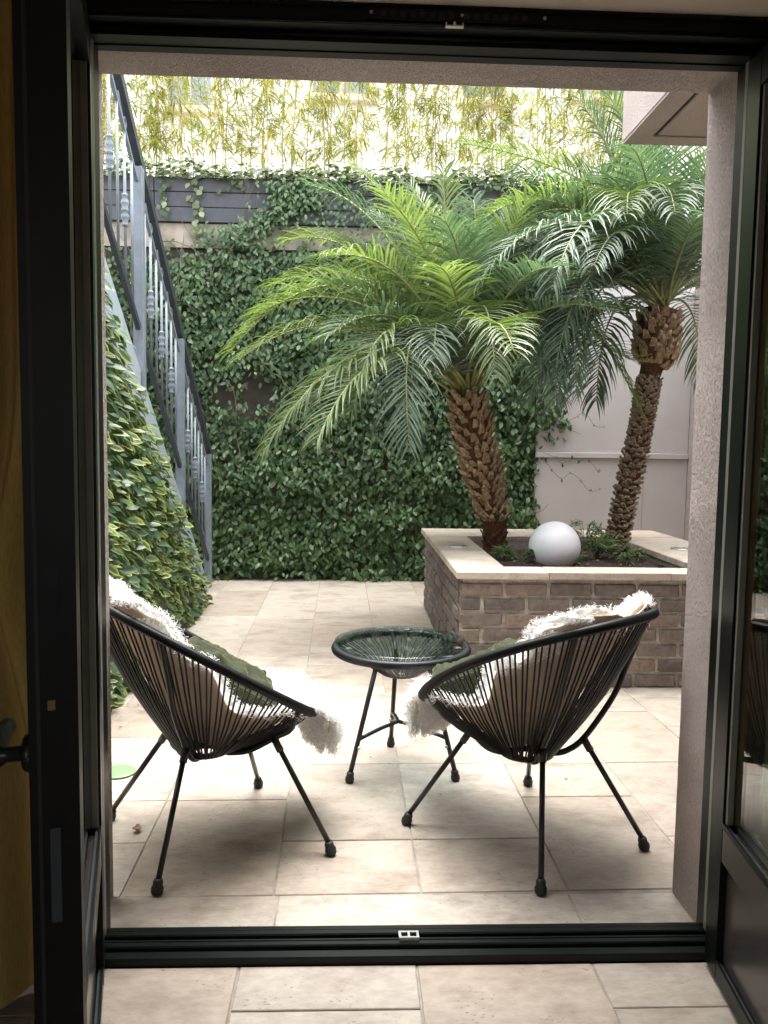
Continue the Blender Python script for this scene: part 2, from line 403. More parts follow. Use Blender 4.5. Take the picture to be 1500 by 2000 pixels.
# projecting balcony over the right of the courtyard
ZB = 2.75; fb = atZ(1215, 277, ZB); xb, yb = fb.x, fb.y
b = thing('balcony', (xb, YO, ZB), 'taupe rendered balcony slab with a grooved soffit jutting out above the palms', 'balcony')
m = MB(); m.box((xb, YO+.002, ZB), (3.1, yb, ZB+.6)); m.build('slab', MT['stucco'], b)
m = MB(); t_ = .02; i_ = .11
m.box((xb+i_+.02, YO+.01, ZB-.012), (3.0, yb-i_-.02, ZB-.0005)); m.build('soffit_panel', MT['stucco'], b)
m = MB(); m.box((xb+.004, YO+.01, ZB-.012), (xb+i_, yb-.004, ZB-.0005)); m.box((xb+i_, yb-i_, ZB-.012), (3.0, yb-.004, ZB-.0005)); m.build('drip_edge', MT['stucco'], b)
m = MB(); m.box((xb+i_,YO+.01,ZB-.003),(3.0,yb-i_,ZB-.0003)); m.build('drip_groove', MT['rubber'], b)
# the room behind the camera
def struct(name, a, b_, mat): q = MB(); q.box(a, b_); return tag(q.build(name, mat), kind='structure')
struct('ceiling', (-1.9,-2.6,2.62), (2.4,1.978,2.72), MT['ceiling'])
struct('wall_left', (-1.95,-2.6,0), (-1.85,1.838,2.618), MT['roomwall'])
struct('wall_right', (2.3,-2.6,0), (2.4,1.838,2.618), MT['roomwall'])
wr_ = MB()  # rear wall with an unseen window opening added to light curtain and doors
for a_, b_ in (((-1.848,-2.6,0),(-.4,-2.5,2.618)), ((1.1,-2.6,0),(2.298,-2.5,2.618)), ((-.4,-2.6,0),(1.1,-2.5,.9)), ((-.4,-2.6,2.1),(1.1,-2.5,2.618))): wr_.box(a_, b_)
tag(wr_.build('wall_rear', MT['roomwall']), kind='structure')
q = MB(); q.box((-1.848,1.84,-.004),(-.70,1.898,2.213)); tag(q.build('wall_front', MT['roomwall']), kind='structure')
q = MB(); q.box((1.0,1.84,-.004),(2.298,1.898,2.213)); tag(q.build('wall_front', MT['roomwall']), kind='structure')

# ------------------------------------------------------------------ door frame
FL, FR, FH = -.602, .915, 2.155
df = thing('door_frame', (.155, 1.84, 0), 'dark green painted door frame with ribbed sill and vented head', 'door frame')
m = MB(); m.box((-.699,1.845,0),(FL-.028,1.978,2.213)); m.box((FL-.028,1.90,0),(FL,1.978,2.213)); m.build('jamb', MT['frame'], df)
m = MB(); m.box((FR+.028,1.845,0),(.999,1.978,2.213)); m.box((FR,1.90,0),(FR+.028,1.978,2.213)); m.build('jamb', MT['frame'], df)
m = MB(); m.box((FL,1.90,FH),(FR,1.978,2.2125)); m.box((FL-.028,1.86,FH+.020),(FR+.028,1.90,2.2122)); m.build('head', MT['frame'], df)
for zz, yy, rr in ((FH+.014, 1.897, .004), (FH+.024, 1.858, .003), (FH+.000, 1.945, .003)):
    m = MB(); m.tube([(FL+.001,yy,zz),(FR-.001,yy,zz)], rr, 6); m.build('head_bead', MT['frame'], df, True)
for X in (FL-.0005, FR+.0005):
    s = 1 if X < 0 else -1
    m = MB(); m.box((min(X,X+s*.005),1.915,.03),(max(X,X+s*.005),1.929,FH-.002)); m.build('weather_seal', MT['seal'], df)
# sill with its ribs
for (y0,y1,z) in ((1.841,1.872,.020),(1.874,1.893,.030),(1.899,1.910,.026),(1.917,1.938,.031),(1.945,1.966,.024)):
    m = MB(); m.cbox((FL+.001,y0,.0), (FR-.001,y1,z), .003); m.build('sill_rib', MT['frame'], df)
m = MB(); m.box((FL,1.842,-.008),(FR,1.968,.012)); m.build('sill', MT['frame'], df)
kx = atZ(800,1845,.03).x
m = MB()
for a in (-.022, 0, .022): m.box((kx+a-.003,1.886,.0305),(kx+a+.003,1.916,.038))
m.box((kx-.025,1.912,.0305),(kx+.025,1.918,.037)); m.box((kx-.025,1.884,.0305),(kx+.025,1.889,.041)); m.build('floor_keep', MT['steel'], df)
vz = 2.196
m = MB(); m.box((.02,1.852,vz-.012),(.425,1.8605,vz+.012)); vent = m.build('vent_plate', MT['frame2'], df)
for k in range(15):
    x = .052+k*.0215+(.012 if k > 7 else 0); m = MB(); m.box((x,1.8505,vz-.006),(x+.011,1.8525,vz+.006)); m.build('slot', MT['rubber'], vent)
for x in (.030,.231,.415):
    m = MB(); m.lathe((x,1.8525,vz+.002), [(.004,0),(.004,.002),(.002,.003)], 8, (0,-1,0)); m.build('screw', MT['steel'], vent)
m = MB(); m.box((.195,1.850,FH+.018),(.235,1.8595,FH+.021)); m.box((.195,1.850,FH+.021),(.198,1.8595,FH+.027)); m.box((.232,1.850,FH+.021),(.235,1.8595,FH+.027)); m.box((.212,1.850,FH+.021),(.218,1.8595,FH+.028)); m.build('head_keep', MT['steel'], df)

# ------------------------------------------------------------------ door leaves
def leaf(H, E, body, label, handle_side, group='pair of glazed doors'):
    H, E = V((*H, 0)), V((*E, 0)); d = (E-H).normalized(); W = (E-H).length
    n = V((d.y, -d.x, 0)); n = n if n.x*body > 0 else -n
    t = thing('glazed_door', H, label, 'door', group)
    P = lambda u, v, z: H + d*u + n*v + V((0,0,z))
    def bx(name, u0,u1,v0,v1,z0,z1, mat, par=None):
        q = MB(); q.hexa([P(u0,v0,z0),P(u1,v0,z0),P(u1,v1,z0),P(u0,v1,z0),P(u0,v0,z1),P(u1,v0,z1),P(u1,v1,z1),P(u0,v1,z1)])
        if (d.cross(n)).z < 0: q.f = [f[::-1] for f in q.f]
        return q.build(name, mat, par or t)
    T, S = .066, .072
    bx('hinge_stile', 0, S, 0, T, .012, 2.108, MT['frame']); fs = bx('lock_stile', W-S, W, 0, T, .012, 2.108, MT['frame2'])
    bx('top_rail', S, W-S, .001, T-.001, 2.03, 2.107, MT['frame']); bx('middle_rail', S, W-S, .001, T-.001, .300, .378, MT['panel']); bx('bottom_rail', S, W-S, .001, T-.001, .013, .046, MT['frame'])
    bx('lower_panel', S, W-S, .016, .046, .046, .300, MT['panel'])
    for (z0, z1, a) in ((.046,.056,0),(.378,.390,1)):          # beads along rails: three steps
        bx('rail_bead', S, W-S, .000, .006, z0, z1, MT['frame']); bx('rail_bead', S, W-S, .0065, .012, z0, z1-.004, MT['rail_dark'])
    bx('glass_pane', S, W-S, .020, .024, .378, 2.03, MT['glass']); bx('glass_pane', S, W-S, .040, .044, .378, 2.03, MT['glass'])
    bx('spacer_bar', S, S+.010, .025, .039, .379, 2.029, MT['brass']); bx('spacer_bar', S+.010, W-S, .025, .039, .379, .388, MT['steel'])
    bx('glazing_bead', S, S+.012, .006, .0195, .391, 2.029, MT['seal']); bx('glazing_bead', W-S-.012, W-S, .006, .0195, .391, 2.029, MT['frame'])
    # lock hardware on the edge of the free stile
    for (z0, z1, a, b_, mt) in ((1.005,1.075,.022,.038,'frame'),(.872,.886,.030,.040,'brass'),(.56,.70,.026,.040,'rail_dark')):
        bx('latch_plate', W+.0003, W+.0025, a, b_, z0, z1, MT[mt], fs)
    bx('edge_groove', W+.0002, W+.001, .050, .055, .03, 2.09, MT['rubber'], fs)
    # lever handle on the room side
    hz = .80; c = P(W-.036, T, hz)
    q = MB(); q.lathe(c, [(.027,0),(.027,.008),(.022,.012),(.011,.014),(.011,.045),(.014,.050)], 18, n); hd = q.build('handle', MT['black'], t, True)
    q = MB(); p0 = c + n*.048; q.tube(smoothpath([p0 + d*.008, p0 - d*.03 + n*.004, p0 - d*.08 + n*.006, p0 - d*.125 + n*.002], 5), [.017]*6+[.016]*5+[.014]*5, 10); q.build('lever', MT['black'], hd, True)
    q = MB(); q.lathe(p0 + d*.0265*1.0 - n*.0, [(.006,0),(.006,.002),(.003,.003)], 12, d); q.build('set_screw', MT['steel'], hd, True)
    q = MB(); q.lathe(c + n*.0 , [(.030,0),(.030,.003)], 18, n); q.build('rose', MT['black'], hd)
    return t
leaf((-.572,1.832), (-.385,1.13), -1, 'dark glazed door leaf on the left, seen edge-on with its lock plates', 1)
leaf((.872,1.832), (.795,1.105), 1, 'dark glazed door leaf on the right, its glass reflecting the courtyard', 1)

# ------------------------------------------------------------------ curtains
def curtain(x0, x1, y0, label, tie):
    t = thing('curtain', ((x0+x1)/2, y0, 0), label, 'curtain', 'pair of curtains')
    xm = x1 if x0 < 0 else x0
    def fn(u, v):
        z = .02 + v*2.42; k = 1-.10*math.exp(-((z-.96)/.25)**2)
        xx = x0+(x1-x0)*u; out = (x0 if x0 < 0 else x1); xx = out + (xx-out)*k
        return (xx, y0 + .035*sin(u*46+1.2*sin(z*1.3)) + .015*sin(u*23+z*2), z)
    q = MB(); q.grid(fn, 120, 26); fb_ = q.build('fabric', MT['curtain'], t, True)
    q = MB(); q.tube([(x0-.1,y0,2.47),(x1+.02,y0,2.47)], .014, 10); q.build('curtain_rod', MT['black'], t, True)
curtain(-1.30, -.60, 1.72, 'ochre curtain hanging left of the doorway, dim in the room', 1)
curtain(1.03, 1.55, 1.735, 'ochre curtain behind the glass of the right door', 1)

# ------------------------------------------------------------------ boundary walls, gate, far building
bw = thing('courtyard_wall', (0, YW, 0), 'dark stained back wall under the creeper with a bare concrete band on top', 'wall')
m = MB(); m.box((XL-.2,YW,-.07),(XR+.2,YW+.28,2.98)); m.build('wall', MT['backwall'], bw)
m = MB(); m.box((XL-.2,YW-.03,2.98),(XR+.2,YW+.30,3.19)); m.build('concrete_band', MT['concrete'], bw)
m = MB(); m.box((XL-.2,YW+.301,2.0),(XR+.2,YW+1.2,3.05)); m.build('raised_bed', MT['concrete'], bw)
sw = thing('side_wall', (XL-.15, 4.8, 0), 'taupe boundary wall behind the stair on the left', 'wall')
m = MB(); m.box((XL-.2,YO,-.07),(XL,YW-.002,2.9)); m.build('wall', MT['sidewall'], sw)
sw = thing('side_wall', (XR+.1, 4.8, 0), 'taupe boundary wall added on the right to block light, unseen behind the pier', 'wall')  # unseen wall, added to block light from the right
m = MB(); m.box((XR,YO,-.07),(XR+.2,YW-.002,2.7)); m.build('wall', MT['sidewall'], sw)
GY = YW-.10; gx0 = atY(1043, 1000, GY).x; zr = atY(1200, 890, GY).z; gxm = atY(1250, 1000, GY).x
gt = thing('metal_gate', (2.4, GY, 0), 'pale taupe panelled metal gate behind the right palm', 'gate')
for (x0,x1) in ((gx0,gxm-.014),(gxm+.014,3.098)):
    m = MB(); m.cbox((x0,GY,.03),(x1,GY+.04,zr-.028), .003); m.build('lower_panel', MT['gate'], gt)
m = MB(); m.cbox((gx0,GY+.001,zr+.028),(3.098,GY+.041,2.72), .003); m.build('upper_panel', MT['gate'], gt)
m = MB(); m.cbox((gx0,GY-.022,zr-.026),(3.098,GY+.03,zr+.026), .004); m.build('rail', MT['gate'], gt)
m = MB(); m.cbox((gxm-.013,GY-.006,.03),(gxm+.013,GY+.03,zr-.029), .003); m.build('stile', MT['gate'], gt)
BY = 15.0
fb2 = thing('apartment_building', (0, BY, 0), 'white apartment building glimpsed through the bamboo', 'building')
m = MB(); m.box((-14,BY,-.07),(16,BY+6,11)); m.build('wall', MT['white'], fb2)
for (x0,y0,x1,y1) in ((330,60,412,205),(612,60,722,182),(905,60,985,190),(1130,60,1215,185),(90,60,170,190)):
    a, c_ = atY(x0,y1,BY), atY(x1,y0,BY)
    m = MB(); m.box((a.x-.08,BY-.05,a.z-.08),(c_.x+.08,BY-.002,c_.z+.08)); wf = m.build('window', MT['bldtrim'], fb2)
    m = MB(); m.box((a.x,BY-.06,a.z),((a.x+c_.x)/2-.03,BY-.051,c_.z)); m.build('pane', MT['winglass'], wf)
    m = MB(); m.box(((a.x+c_.x)/2+.03,BY-.06,a.z),(c_.x,BY-.051,c_.z)); m.build('pane', MT['winglass'], wf)
    m = MB(); m.box((a.x-.15,BY-.16,a.z-.16),(c_.x+.15,BY-.001,a.z-.081)); m.build('sill', MT['bldtrim'], wf)
for zz in (4.75, 8.2):
    m = MB(); m.box((-14,BY-.10,zz),(16,BY-.001,zz+.16)); m.build('string_course', MT['bldtrim'], fb2)

# ------------------------------------------------------------------ leaves
def leaf_into(mb, p, d, n, L, W, fold=.25, bend=.2, attr=None):
    """one leaf: base p, direction d, face normal n; 8 triangles, folded along the midrib"""
    d = d.normalized(); s = d.cross(n)
    if s.length < 1e-4: s = d.orthogonal()
    s.normalize(); n = s.cross(d)
    b = len(mb.v); mid = []
    for (t, wd) in ((0,.12),(.32,.9),(.68,.80),(1,0)):
        c = p + d*(L*t) - n*(bend*L*t*t)
        if wd == 0: mb.v.append(c); mb.c is not None and mb.c.append(1.0)
        else:
            mb.v += [c + s*(W/2*wd) + n*(fold*W/2*wd), c, c - s*(W/2*wd) + n*(fold*W/2*wd)]
            if mb.c is not None: mb.c += [1.0, 0.0, 1.0]
    for k in (0, 1):
        q = b+3*k; mb.f += [(q,q+1,q+4,q+3),(q+1,q+2,q+5,q+4)]
    q = b+6; mb.f += [(q,q+1,q+3),(q+1,q+2,q+3)]
def rv(a=1): return V((U(-a,a),U(-a,a),U(-a,a)))
def one_leaf_mesh(name, mat, L, W, fold, bend, attr=False):
    q = MB(); q.c = [] if attr else None; leaf_into(q, V((0,0,0)), V((0,1,0)), V((0,0,1)), L, W, fold, bend); return q.mesh(name, mat, True)
def place_leaf(parent, me, p, d, n, s=1):
    d = d.normalized(); x = d.cross(n).normalized(); z = x.cross(d); piece('leaf', me, parent, basis(p, x*s, d*s, z*s))

# creeper on the back wall
cr = thing('wall_creeper', (0, YW-.1, 0), 'dense dark green small-leaved creeper covering the back wall', 'creeper')
rnd.seed(11)
fol = MB(); front = []
def creeper_density(x, z):
    n1 = noise.noise(V((x*1.5, 3.1, z*1.5))); n2 = noise.noise(V((x*4.5, 7.7, z*4.5)))
    d = .92 + .60*n1 + .40*n2
    d -= .75*math.exp(-((x+.95)/.34)**2-((z-1.70)/.26)**2)          # a bare patch left of the palms
    if z < .18: d -= .25
    if z > 2.88: d -= (z-2.88)*5 + .2*(x < -.3)
    if z > 3.05 : d -= .2
    edge = gx0 + .02 + .35*max(0, noise.noise(V((2.2, 1.0, z*1.7)))+.18) + (.45 if z > 2.0 else 0)
    if x > edge: d -= 2
    return d
cnt = 0
while cnt < 24000:
    x = U(-2.4, 2.4); z = U(.03, 3.2)
    if U(0,1) > creeper_density(x, z): continue
    cl = noise.noise(V((x*2.6, 0, z*2.6))) + .5*noise.noise(V((x*7, 5, z*7)))
    depth = .05 + .14*max(0, cl+.45)*U(.25,1) + (.05 if U(0,1) < .15 else 0)
    p = V((x, YW-depth, z)); n = (V((0,-1,.55)) + rv(.75)).normalized()
    d = (V((U(-1,1), -.35, -.75)) + rv(.35)); L = U(.040,.074); W = L*U(.50,.66)
    cnt += 1
    if depth > .13 and len(front) < 300 and U(0,1) < .09: front.append((p, d, n, L))
    else: leaf_into(fol, p, d, n, L, W, U(.1,.35), U(.05,.35))
tag(fol.build('foliage', MT['ivy'], cr, True), kind='stuff')
lm = [one_leaf_mesh('leaf', MT['ivy'], 1, w_, .25, b_) for (w_, b_) in ((.55,.15),(.62,.3),(.5,.05))]
for k, (p,d,n,L) in enumerate(front): place_leaf(cr, lm[k % 3], p, d, n, L)
for k in range(34):
    x = U(-2.2,1.6); z = U(.1,2.6); pts = []; p = V((x, YW-U(.03,.2), z)); a = U(.6,2.5)
    for j in range(9): pts.append(p.copy()); a += U(-.5,.5); p = p + V((cos(a)*.09, U(-.03,.02), sin(a)*.10)); p.y = min(p.y, YW-.02)
    m = MB(); m.tube(smoothpath(pts, 3), U(.0018,.004), 5); m.build('vine', MT['stem'], cr, True)
for k in range(3):                                             # wiry shoots reaching over the gate
    p = V((gx0+.05, GY-.08, U(.7,1.6))); pts = [p]
    for j in range(6): p = p + V((U(.07,.11), U(-.012,.008), U(-.13,.05))); pts.append(p)
    m = MB(); m.tube(smoothpath(pts, 3), .0022, 4); vi = m.build('vine', MT['stem'], cr, True)
    for j in range(1,7): place_leaf(cr, lm[j % 3], pts[j], rv(1)+V((.3,-.4,-.3)), V((0,-1,.4))+rv(.4), U(.03,.05))

# dark troughs on the wall, ivy spilling over them
rnd.seed(5)
tx = [-2.36, -1.775, -.70, .42, 1.55, 2.7]; ZT0, ZT1 = 3.195, 3.585
hint = ['half hidden by the stair rail','with pale ivy strands hanging over it','with a dark creeper curtain over its end','behind the left palm\'s upper fronds','behind the right palm\'s crown']
for k in range(5):
    t = thing('planter_trough', ((tx[k]+tx[k+1])/2, YW+.12, ZT0), 'charcoal boarded trough on the back wall, '+hint[k], 'planter', 'troughs along the top of the back wall')
    for j in range(3):
        z0 = ZT0 + j*.13; m = MB(); m.cbox((tx[k]+.003,YW-.06+U(-.002,.002),z0+.002),(tx[k+1]-.003,YW-.03,z0+.127), .003); m.build('board', MT['trough'], t)
    m = MB(); m.box((tx[k]+.004,YW-.029,ZT0+.001),(tx[k+1]-.004,YW+.32,ZT1-.03)); m.build('tub', MT['trough'], t)
    m = MB(); m.grid(lambda u, v, a=tx[k], b_=tx[k+1]: (a+.02+(b_-a-.04)*u, YW-.02+.32*v, ZT1-.028+.015*noise.noise(V((u*9+k*5,v*5,0)))), 10, 4); m.build('soil', MT['soil'], t)
iv = thing('trailing_ivy', (0, YW, ZT1), 'pale variegated ivy spilling over the charcoal troughs', 'ivy')
fol = MB(); lone = []
lv = [one_leaf_mesh('leaf', MT['ivyvar'], 1, w_, .2, b_) for (w_, b_) in ((.85,.2),(.75,.3),(.9,.05))]
for k in range(3600):
    x = U(-2.6,2.6); hgt = .04 + .20*max(0,noise.noise(V((x*2.3,4,0)))+.35)
    p = V((x, YW+U(-.17,.3), ZT1 + U(-.06,1)*hgt)); d = V((U(-1,1),-.7,U(-.6,.3))); n = V((0,-.6,.8))+rv(.5); L = U(.04,.075)
    if p.y < YW-.1 and len(lone) < 150 and U(0,1) < .5: lone.append(1); place_leaf(iv, lv[k % 3], p, d, n, L)
    else: leaf_into(fol, p, d, n, L, L*.8, .2, .2)
for (px, py0, py1, nn, spread) in ((385,350,470,26,14),(318,350,420,14,10),(600,350,400,12,12),(450,350,372,8,30)):      # hanging strands
    for k in range(nn):
        y_ = py0 + (py1-py0)*k/nn; p = atY(px+U(-spread,spread), y_, YW-.09); p.y += U(-.03,.01)
        place_leaf(iv, lv[k % 3], p, V((U(-.8,.8),-.3,-.8)), V((0,-1,.3))+rv(.4), U(.045,.07))
    m = MB(); m.tube(smoothpath([atY(px+U(-6,6), py0-10, YW-.07), atY(px+U(-6,6), (py0+py1)/2, YW-.085), atY(px, py1, YW-.085)], 4), .003, 5); m.build('vine', MT['stem'], iv, True)
tag(fol.build('foliage', MT['ivyvar'], iv, True), kind='stuff')
dk = thing('hanging_creeper', atY(520, 440, YW-.1), 'dark creeper tumbling over the trough down to the wall, left of the palm', 'creeper')
fol = MB()
for k in range(900):
    f = U(0,1); cx_ = 560 - 75*f + 40*sin(f*5); p = atY(cx_ + rnd.gauss(0, 26+14*f), 355 + 125*f, YW-.1); p.y = YW-.07-U(0,.12)
    leaf_into(fol, p, V((U(-1,1),-.4,-.7)), V((0,-1,.5))+rv(.6), U(.035,.06), .028, .2, .2)
for k in range(1500):
    p = atY(600+720*U(0,1)**.9, U(345,480), YW-.1); p.y = YW-.07-U(0,.1); leaf_into(fol, p, V((U(-1,1),-.4,-.7)), V((0,-1,.5))+rv(.6), U(.035,.06), .028, .2, .2)
tag(fol.build('foliage', MT['ivy'], dk, True), kind='stuff')
for k in range(8):
    a = U(480,620); m = MB(); m.tube(smoothpath([atY(a, 352, YW-.08), atY(a-U(10,40), 400, YW-.13), atY(a-U(20,70), 450+U(-20,20), YW-.1), atY(a-U(40,130), 470+U(-10,30), YW-.1)], 4), .0025, 5); m.build('vine', MT['stem'], dk, True)

# bamboo standing in the troughs
rnd.seed(23)
def bamboo(x, y, hgt, lab):
    t = thing('bamboo_cane', (x, y, ZT1-.03), lab, 'bamboo', 'bamboo screen above the troughs')
    lx, ly = U(-.22,.22), U(-.10,.08); pts = []; rr = []
    nseg = 14
    for k in range(nseg+1):
        f = k/nseg; pts.append(V((x + lx*f*f*hgt*.6 + .004*sin(k*1.3+x*9), y + ly*f*f*hgt*.6, ZT1-.04 + f*hgt))); rr.append(U(.8,1.1)*.0046*(1-.7*f)+.001)
    m = MB(); m.tube(pts, rr, 6); m.build('culm', MT['culm'], t, True)
    m = MB(); lf = MB()
    for k in range(2, nseg+1):
        for b_ in range(rnd.choice((2,3,3,4))):
            a = U(0,2*pi); q = pts[k]; e = q + V((cos(a)*U(.06,.20), sin(a)*U(.03,.13), U(.06,.22))); m.tube([q, (q+e)/2+V((0,0,.02)), e], .0014, 3, False)
            for j in range(rnd.choice((6,8,10,11))):
                p = q + (e-q)*U(.35,1); d = V((cos(a)+U(-.9,.9), sin(a)*.6+U(-.6,.6), U(-.9,.35))); L = U(.08,.15); leaf_into(lf, p, d, V((U(-.5,.5),-.6,.7)), L, L*U(.09,.14), .25, U(.1,.5))
    tag(m.build('twigs', MT['culm'], t), kind='stuff'); tag(lf.build('foliage', MT['bamboo'], t, True), kind='stuff')
kb = 0
for k in range(80):
    x = -2.55 + 5.3*k/79 + U(-.14,.14); 
    if noise.noise(V((x*1.9, 8.8, 0))) < -.33: continue
    bamboo(x, YW + U(.02,.26), U(1.5,2.5), 'thin yellow bamboo cane with pale leaves in the screen above the troughs')

# ------------------------------------------------------------------ steel stair
XS = -1.239; SL = .758
HR = lambda y: 1.165 + SL*(6.98-y)      # handrail centre
BR = lambda y: .262 + SL*(6.92-y)       # bottom rail centre
ST = lambda y: .055 + SL*(6.86-y)       # stringer top edge
Y0, Y1 = 6.955, 3.30
st = thing('steel_stair', (XS-.45, 6.9, 0), 'blue-grey steel stair climbing the left side of the courtyard', 'staircase')
def sloped(name, x0, x1, zf, h0, h1, ya, yb_, mat, par):
    m = MB(); m.hexa([(x0,ya,zf(ya)+h0),(x1,ya,zf(ya)+h0),(x1,yb_,zf(yb_)+h0),(x0,yb_,zf(yb_)+h0),(x0,ya,zf(ya)+h1),(x1,ya,zf(ya)+h1),(x1,yb_,zf(yb_)+h1),(x0,yb_,zf(yb_)+h1)])
    m.f = [f[::-1] for f in m.f]; return m.build(name, mat, par)
for X in (XS, XS-.92): sloped('stringer', X-.012, X+.012, ST, -.27, 0, 6.90, Y1, MT['stringer'], st)
n_ = 15
for k in range(n_):
    y = 6.80 - k*.245; z = ST(y) - .05
    if y < Y1: break
    m = MB(); m.cbox((XS-.905,y-.26,z-.03),(XS-.014,y,z), .004); m.build('tread', MT['rail_dark'], st)
rl = thing('stair_railing', (XS, 6.95, 0), 'blue-grey iron railing with turned collars and scrolls beside the steel stair', 'railing')
posts = [6.955, 5.862, 4.775, 3.69]
for y in posts:
    zb_ = 0 if y > 6.5 else BR(y)-.40
    m = MB(); m.cbox((XS-.030,y-.030,zb_),(XS+.030,y+.030,HR(y)-.03), .005); m.build('post', MT['rail'], rl)
sloped('handrail', XS-.028, XS+.028, HR, -.034, .032, 7.03, Y1, MT['rail_dark'], rl)
sloped('top_rail', XS-.009, XS+.009, HR, -.145, -.122, 6.92, Y1, MT['rail'], rl)
sloped('bottom_rail', XS-.013, XS+.013, BR, -.020, .020, 6.95, Y1, MT['rail_dark'], rl)
bar_i = 0
for a, b_ in zip(posts[:-1], posts[1:]):
    for k in range(1, 8):
        y = a + (b_-a)*k/8; z0, z1 = BR(y)+.01, HR(y)-.13
        m = MB(); m.tube([(XS,y,z0),(XS,y,z1)], .0078, 8); ba = m.build('baluster', MT['rail'], rl, True); bar_i += 1
        if k % 2 == 0:
            c = z0 + (z1-z0)*.48
            m = MB(); m.lathe((XS,y,c), [(.009,-.088),(.017,-.083),(.017,-.074),(.012,-.066),(.021,-.045),(.022,-.030),(.014,-.011),(.019,-.006),(.019,.006),(.014,.011),(.022,.030),(.021,.045),(.012,.066),(.017,.074),(.017,.083),(.009,.088)], 12); m.build('collar', MT['rail'], ba, True)
            pts = []
            for j in range(22):
                f = j/21; an = pi*.9 + f*2.6*pi; r_ = .042*(1-.72*f); pts.append(V((XS, y + .012 + r_*cos(an), HR(y)-.085 + r_*sin(an))))
            pts.insert(0, V((XS, y-.11, HR(y-.11)-.06))); pts = smoothpath(pts, 2)
            m = MB(); m.tube(pts, .0042, 5); m.build('scroll', MT['rail'], ba, True)

# ------------------------------------------------------------------ artificial leaf screen on the side of the stair
rnd.seed(3)
hx = -1.135
hg = thing('leaf_screen', (hx, 5.0, 0), 'green and yellow edged leaf screen covering the side of the stair', 'hedge')
ZH = lambda y: .10 + .735*(6.20-y)
m = MB(); m.hexa([(hx-.03,6.16,.02),(hx-.01,6.16,.02),(hx-.01,3.0,.02),(hx-.03,3.0,.02),(hx-.03,6.16,.05),(hx-.01,6.16,.05),(hx-.01,3.0,ZH(3.0)-.08),(hx-.03,3.0,ZH(3.0)-.08)]); m.f = [f[::-1] for f in m.f]; m.build('backing_panel', MT['ivy'], hg)
hl = [one_leaf_mesh('leaf', MT['hedge'], 1, w_, f_, b_, True) for (w_, f_, b_) in ((.46,.3,.15),(.50,.2,.35),(.42,.4,.05))]
rest = MB(); rest.c = []; cand = []
z = .03; row = 0
while z < 2.2:
    y = 3.0 + (row % 2)*.025
    while y < 6.2:
        zz = z + .02*sin(y*5+row) + U(-.015,.015)
        if zz < ZH(y) + U(-.03,.03): cand.append((y+U(-.02,.02), zz))
        y += .040
    z += .037; row += 1
for (y, zz) in cand:
    p = V((hx + U(-.005,.022), y, zz)); d = V((U(.30,.8), U(.3,1.0), U(-.85,.1))); n = V((.75, -.35, .75)) + rv(.60); L = U(.048,.100)
    vis = y < 5.0 and U(0,1) < .45 and 3.55 < y and zz < 1.8
    if vis and len([1 for q in hg.children]) < 301: place_leaf(hg, hl[rnd.randrange(3)], p, d, n, L)
    else: leaf_into(rest, p, d, n, L, L*U(.42,.52), .28, U(.05,.35))
tag(rest.build('foliage', MT['hedge'], hg, True), kind='stuff')

# ------------------------------------------------------------------ brick planter
rnd.seed(9)
PX0, PX1, PY0, PY1, ZC0, ZC1 = .570, 2.33, 4.077, 6.17, .570, .611
IX0, IX1, IY0, IY1 = .822, 1.90, 4.247, 5.70
pl = thing('brick_planter', ((PX0+PX1)/2, (PY0+PY1)/2, 0), 'raised brown brick planter with travertine coping holding two palms', 'planter')
m = MB(); e = .012
m.box((PX0+e,PY0+e,-.01),(PX1-e,IY0+.03,ZC0)); m.box((PX0+e,IY0+.03,-.01),(IX0-.03,IY1,ZC0)); m.box((IX1+.03,IY0+.03,-.01),(PX1-e,IY1,ZC0)); m.box((PX0+e,IY1,-.01),(PX1-e,PY1-e,ZC0))
m.build('mortar_core', MT['mortar'], pl)
bl, bhh, pit, crs = .213, .064, .232, .0800
bms = []
for L in (bl, .10):
    vs = []
    for k in range(4):
        q = MB(); q.cbox((0,0,0),(L,.09,bhh), .006, .0028); vs.append(q.mesh('brick', MT['brick']))
    bms.append(vs)
def lay(o, dx, dy, length, start_half, row):
    z = .004 + row*crs; x = 0; first = True
    while x < length-.05:
        half = first and start_half
        L = .10 if half else bl
        if x+L > length: 
            if x+.10 > length+.02: break
            L = .10
        p = o + dx*x + V((0,0,z+U(-.002,.002))) - dy*U(0,.004)
        piece('brick', bms[0 if L == bl else 1][rnd.randrange(4)], pl, basis(p, dx, dy, V((0,0,1))))
        x += L + .019; first = False
for row in range(7):
    lay(V((PX0,PY0,0)), V((1,0,0)), V((0,1,0)), PX1-PX0, row % 2 == 1, row)
    lay(V((PX0,PY1,0)), V((0,-1,0)), V((1,0,0)), PY1-PY0-.095-.019, row % 2 == 0, row)
    lay(V((PX1,PY0+.11,0)), V((0,1,0)), V((-1,0,0)), PY1-PY0-.11, row % 2 == 0, row)
OX0, OX1, OY0, OY1 = PX0-.030, PX1+.03, PY0-.022, PY1+.03
def cope(a, b_):
    m = MB(); m.cbox((a[0]+.0012,a[1]+.0012,ZC0+.0005),(b_[0]-.0012,b_[1]-.0012,ZC1+U(-.001,.001)), .004, .0006); m.build('coping_stone', MT['coping'], pl)
for a, b_ in ((OX0,1.02),(1.02,1.66),(1.66,OX1)): cope((a,OY0),(b_,IY0))
for a, b_ in ((IY0,4.86),(4.86,IY1)): cope((OX0,a),(IX0,b_)); cope((IX1,a),(OX1,b_))
for a, b_ in ((OX0,1.15),(1.15,1.75),(1.75,OX1)): cope((a,IY1),(b_,OY1))
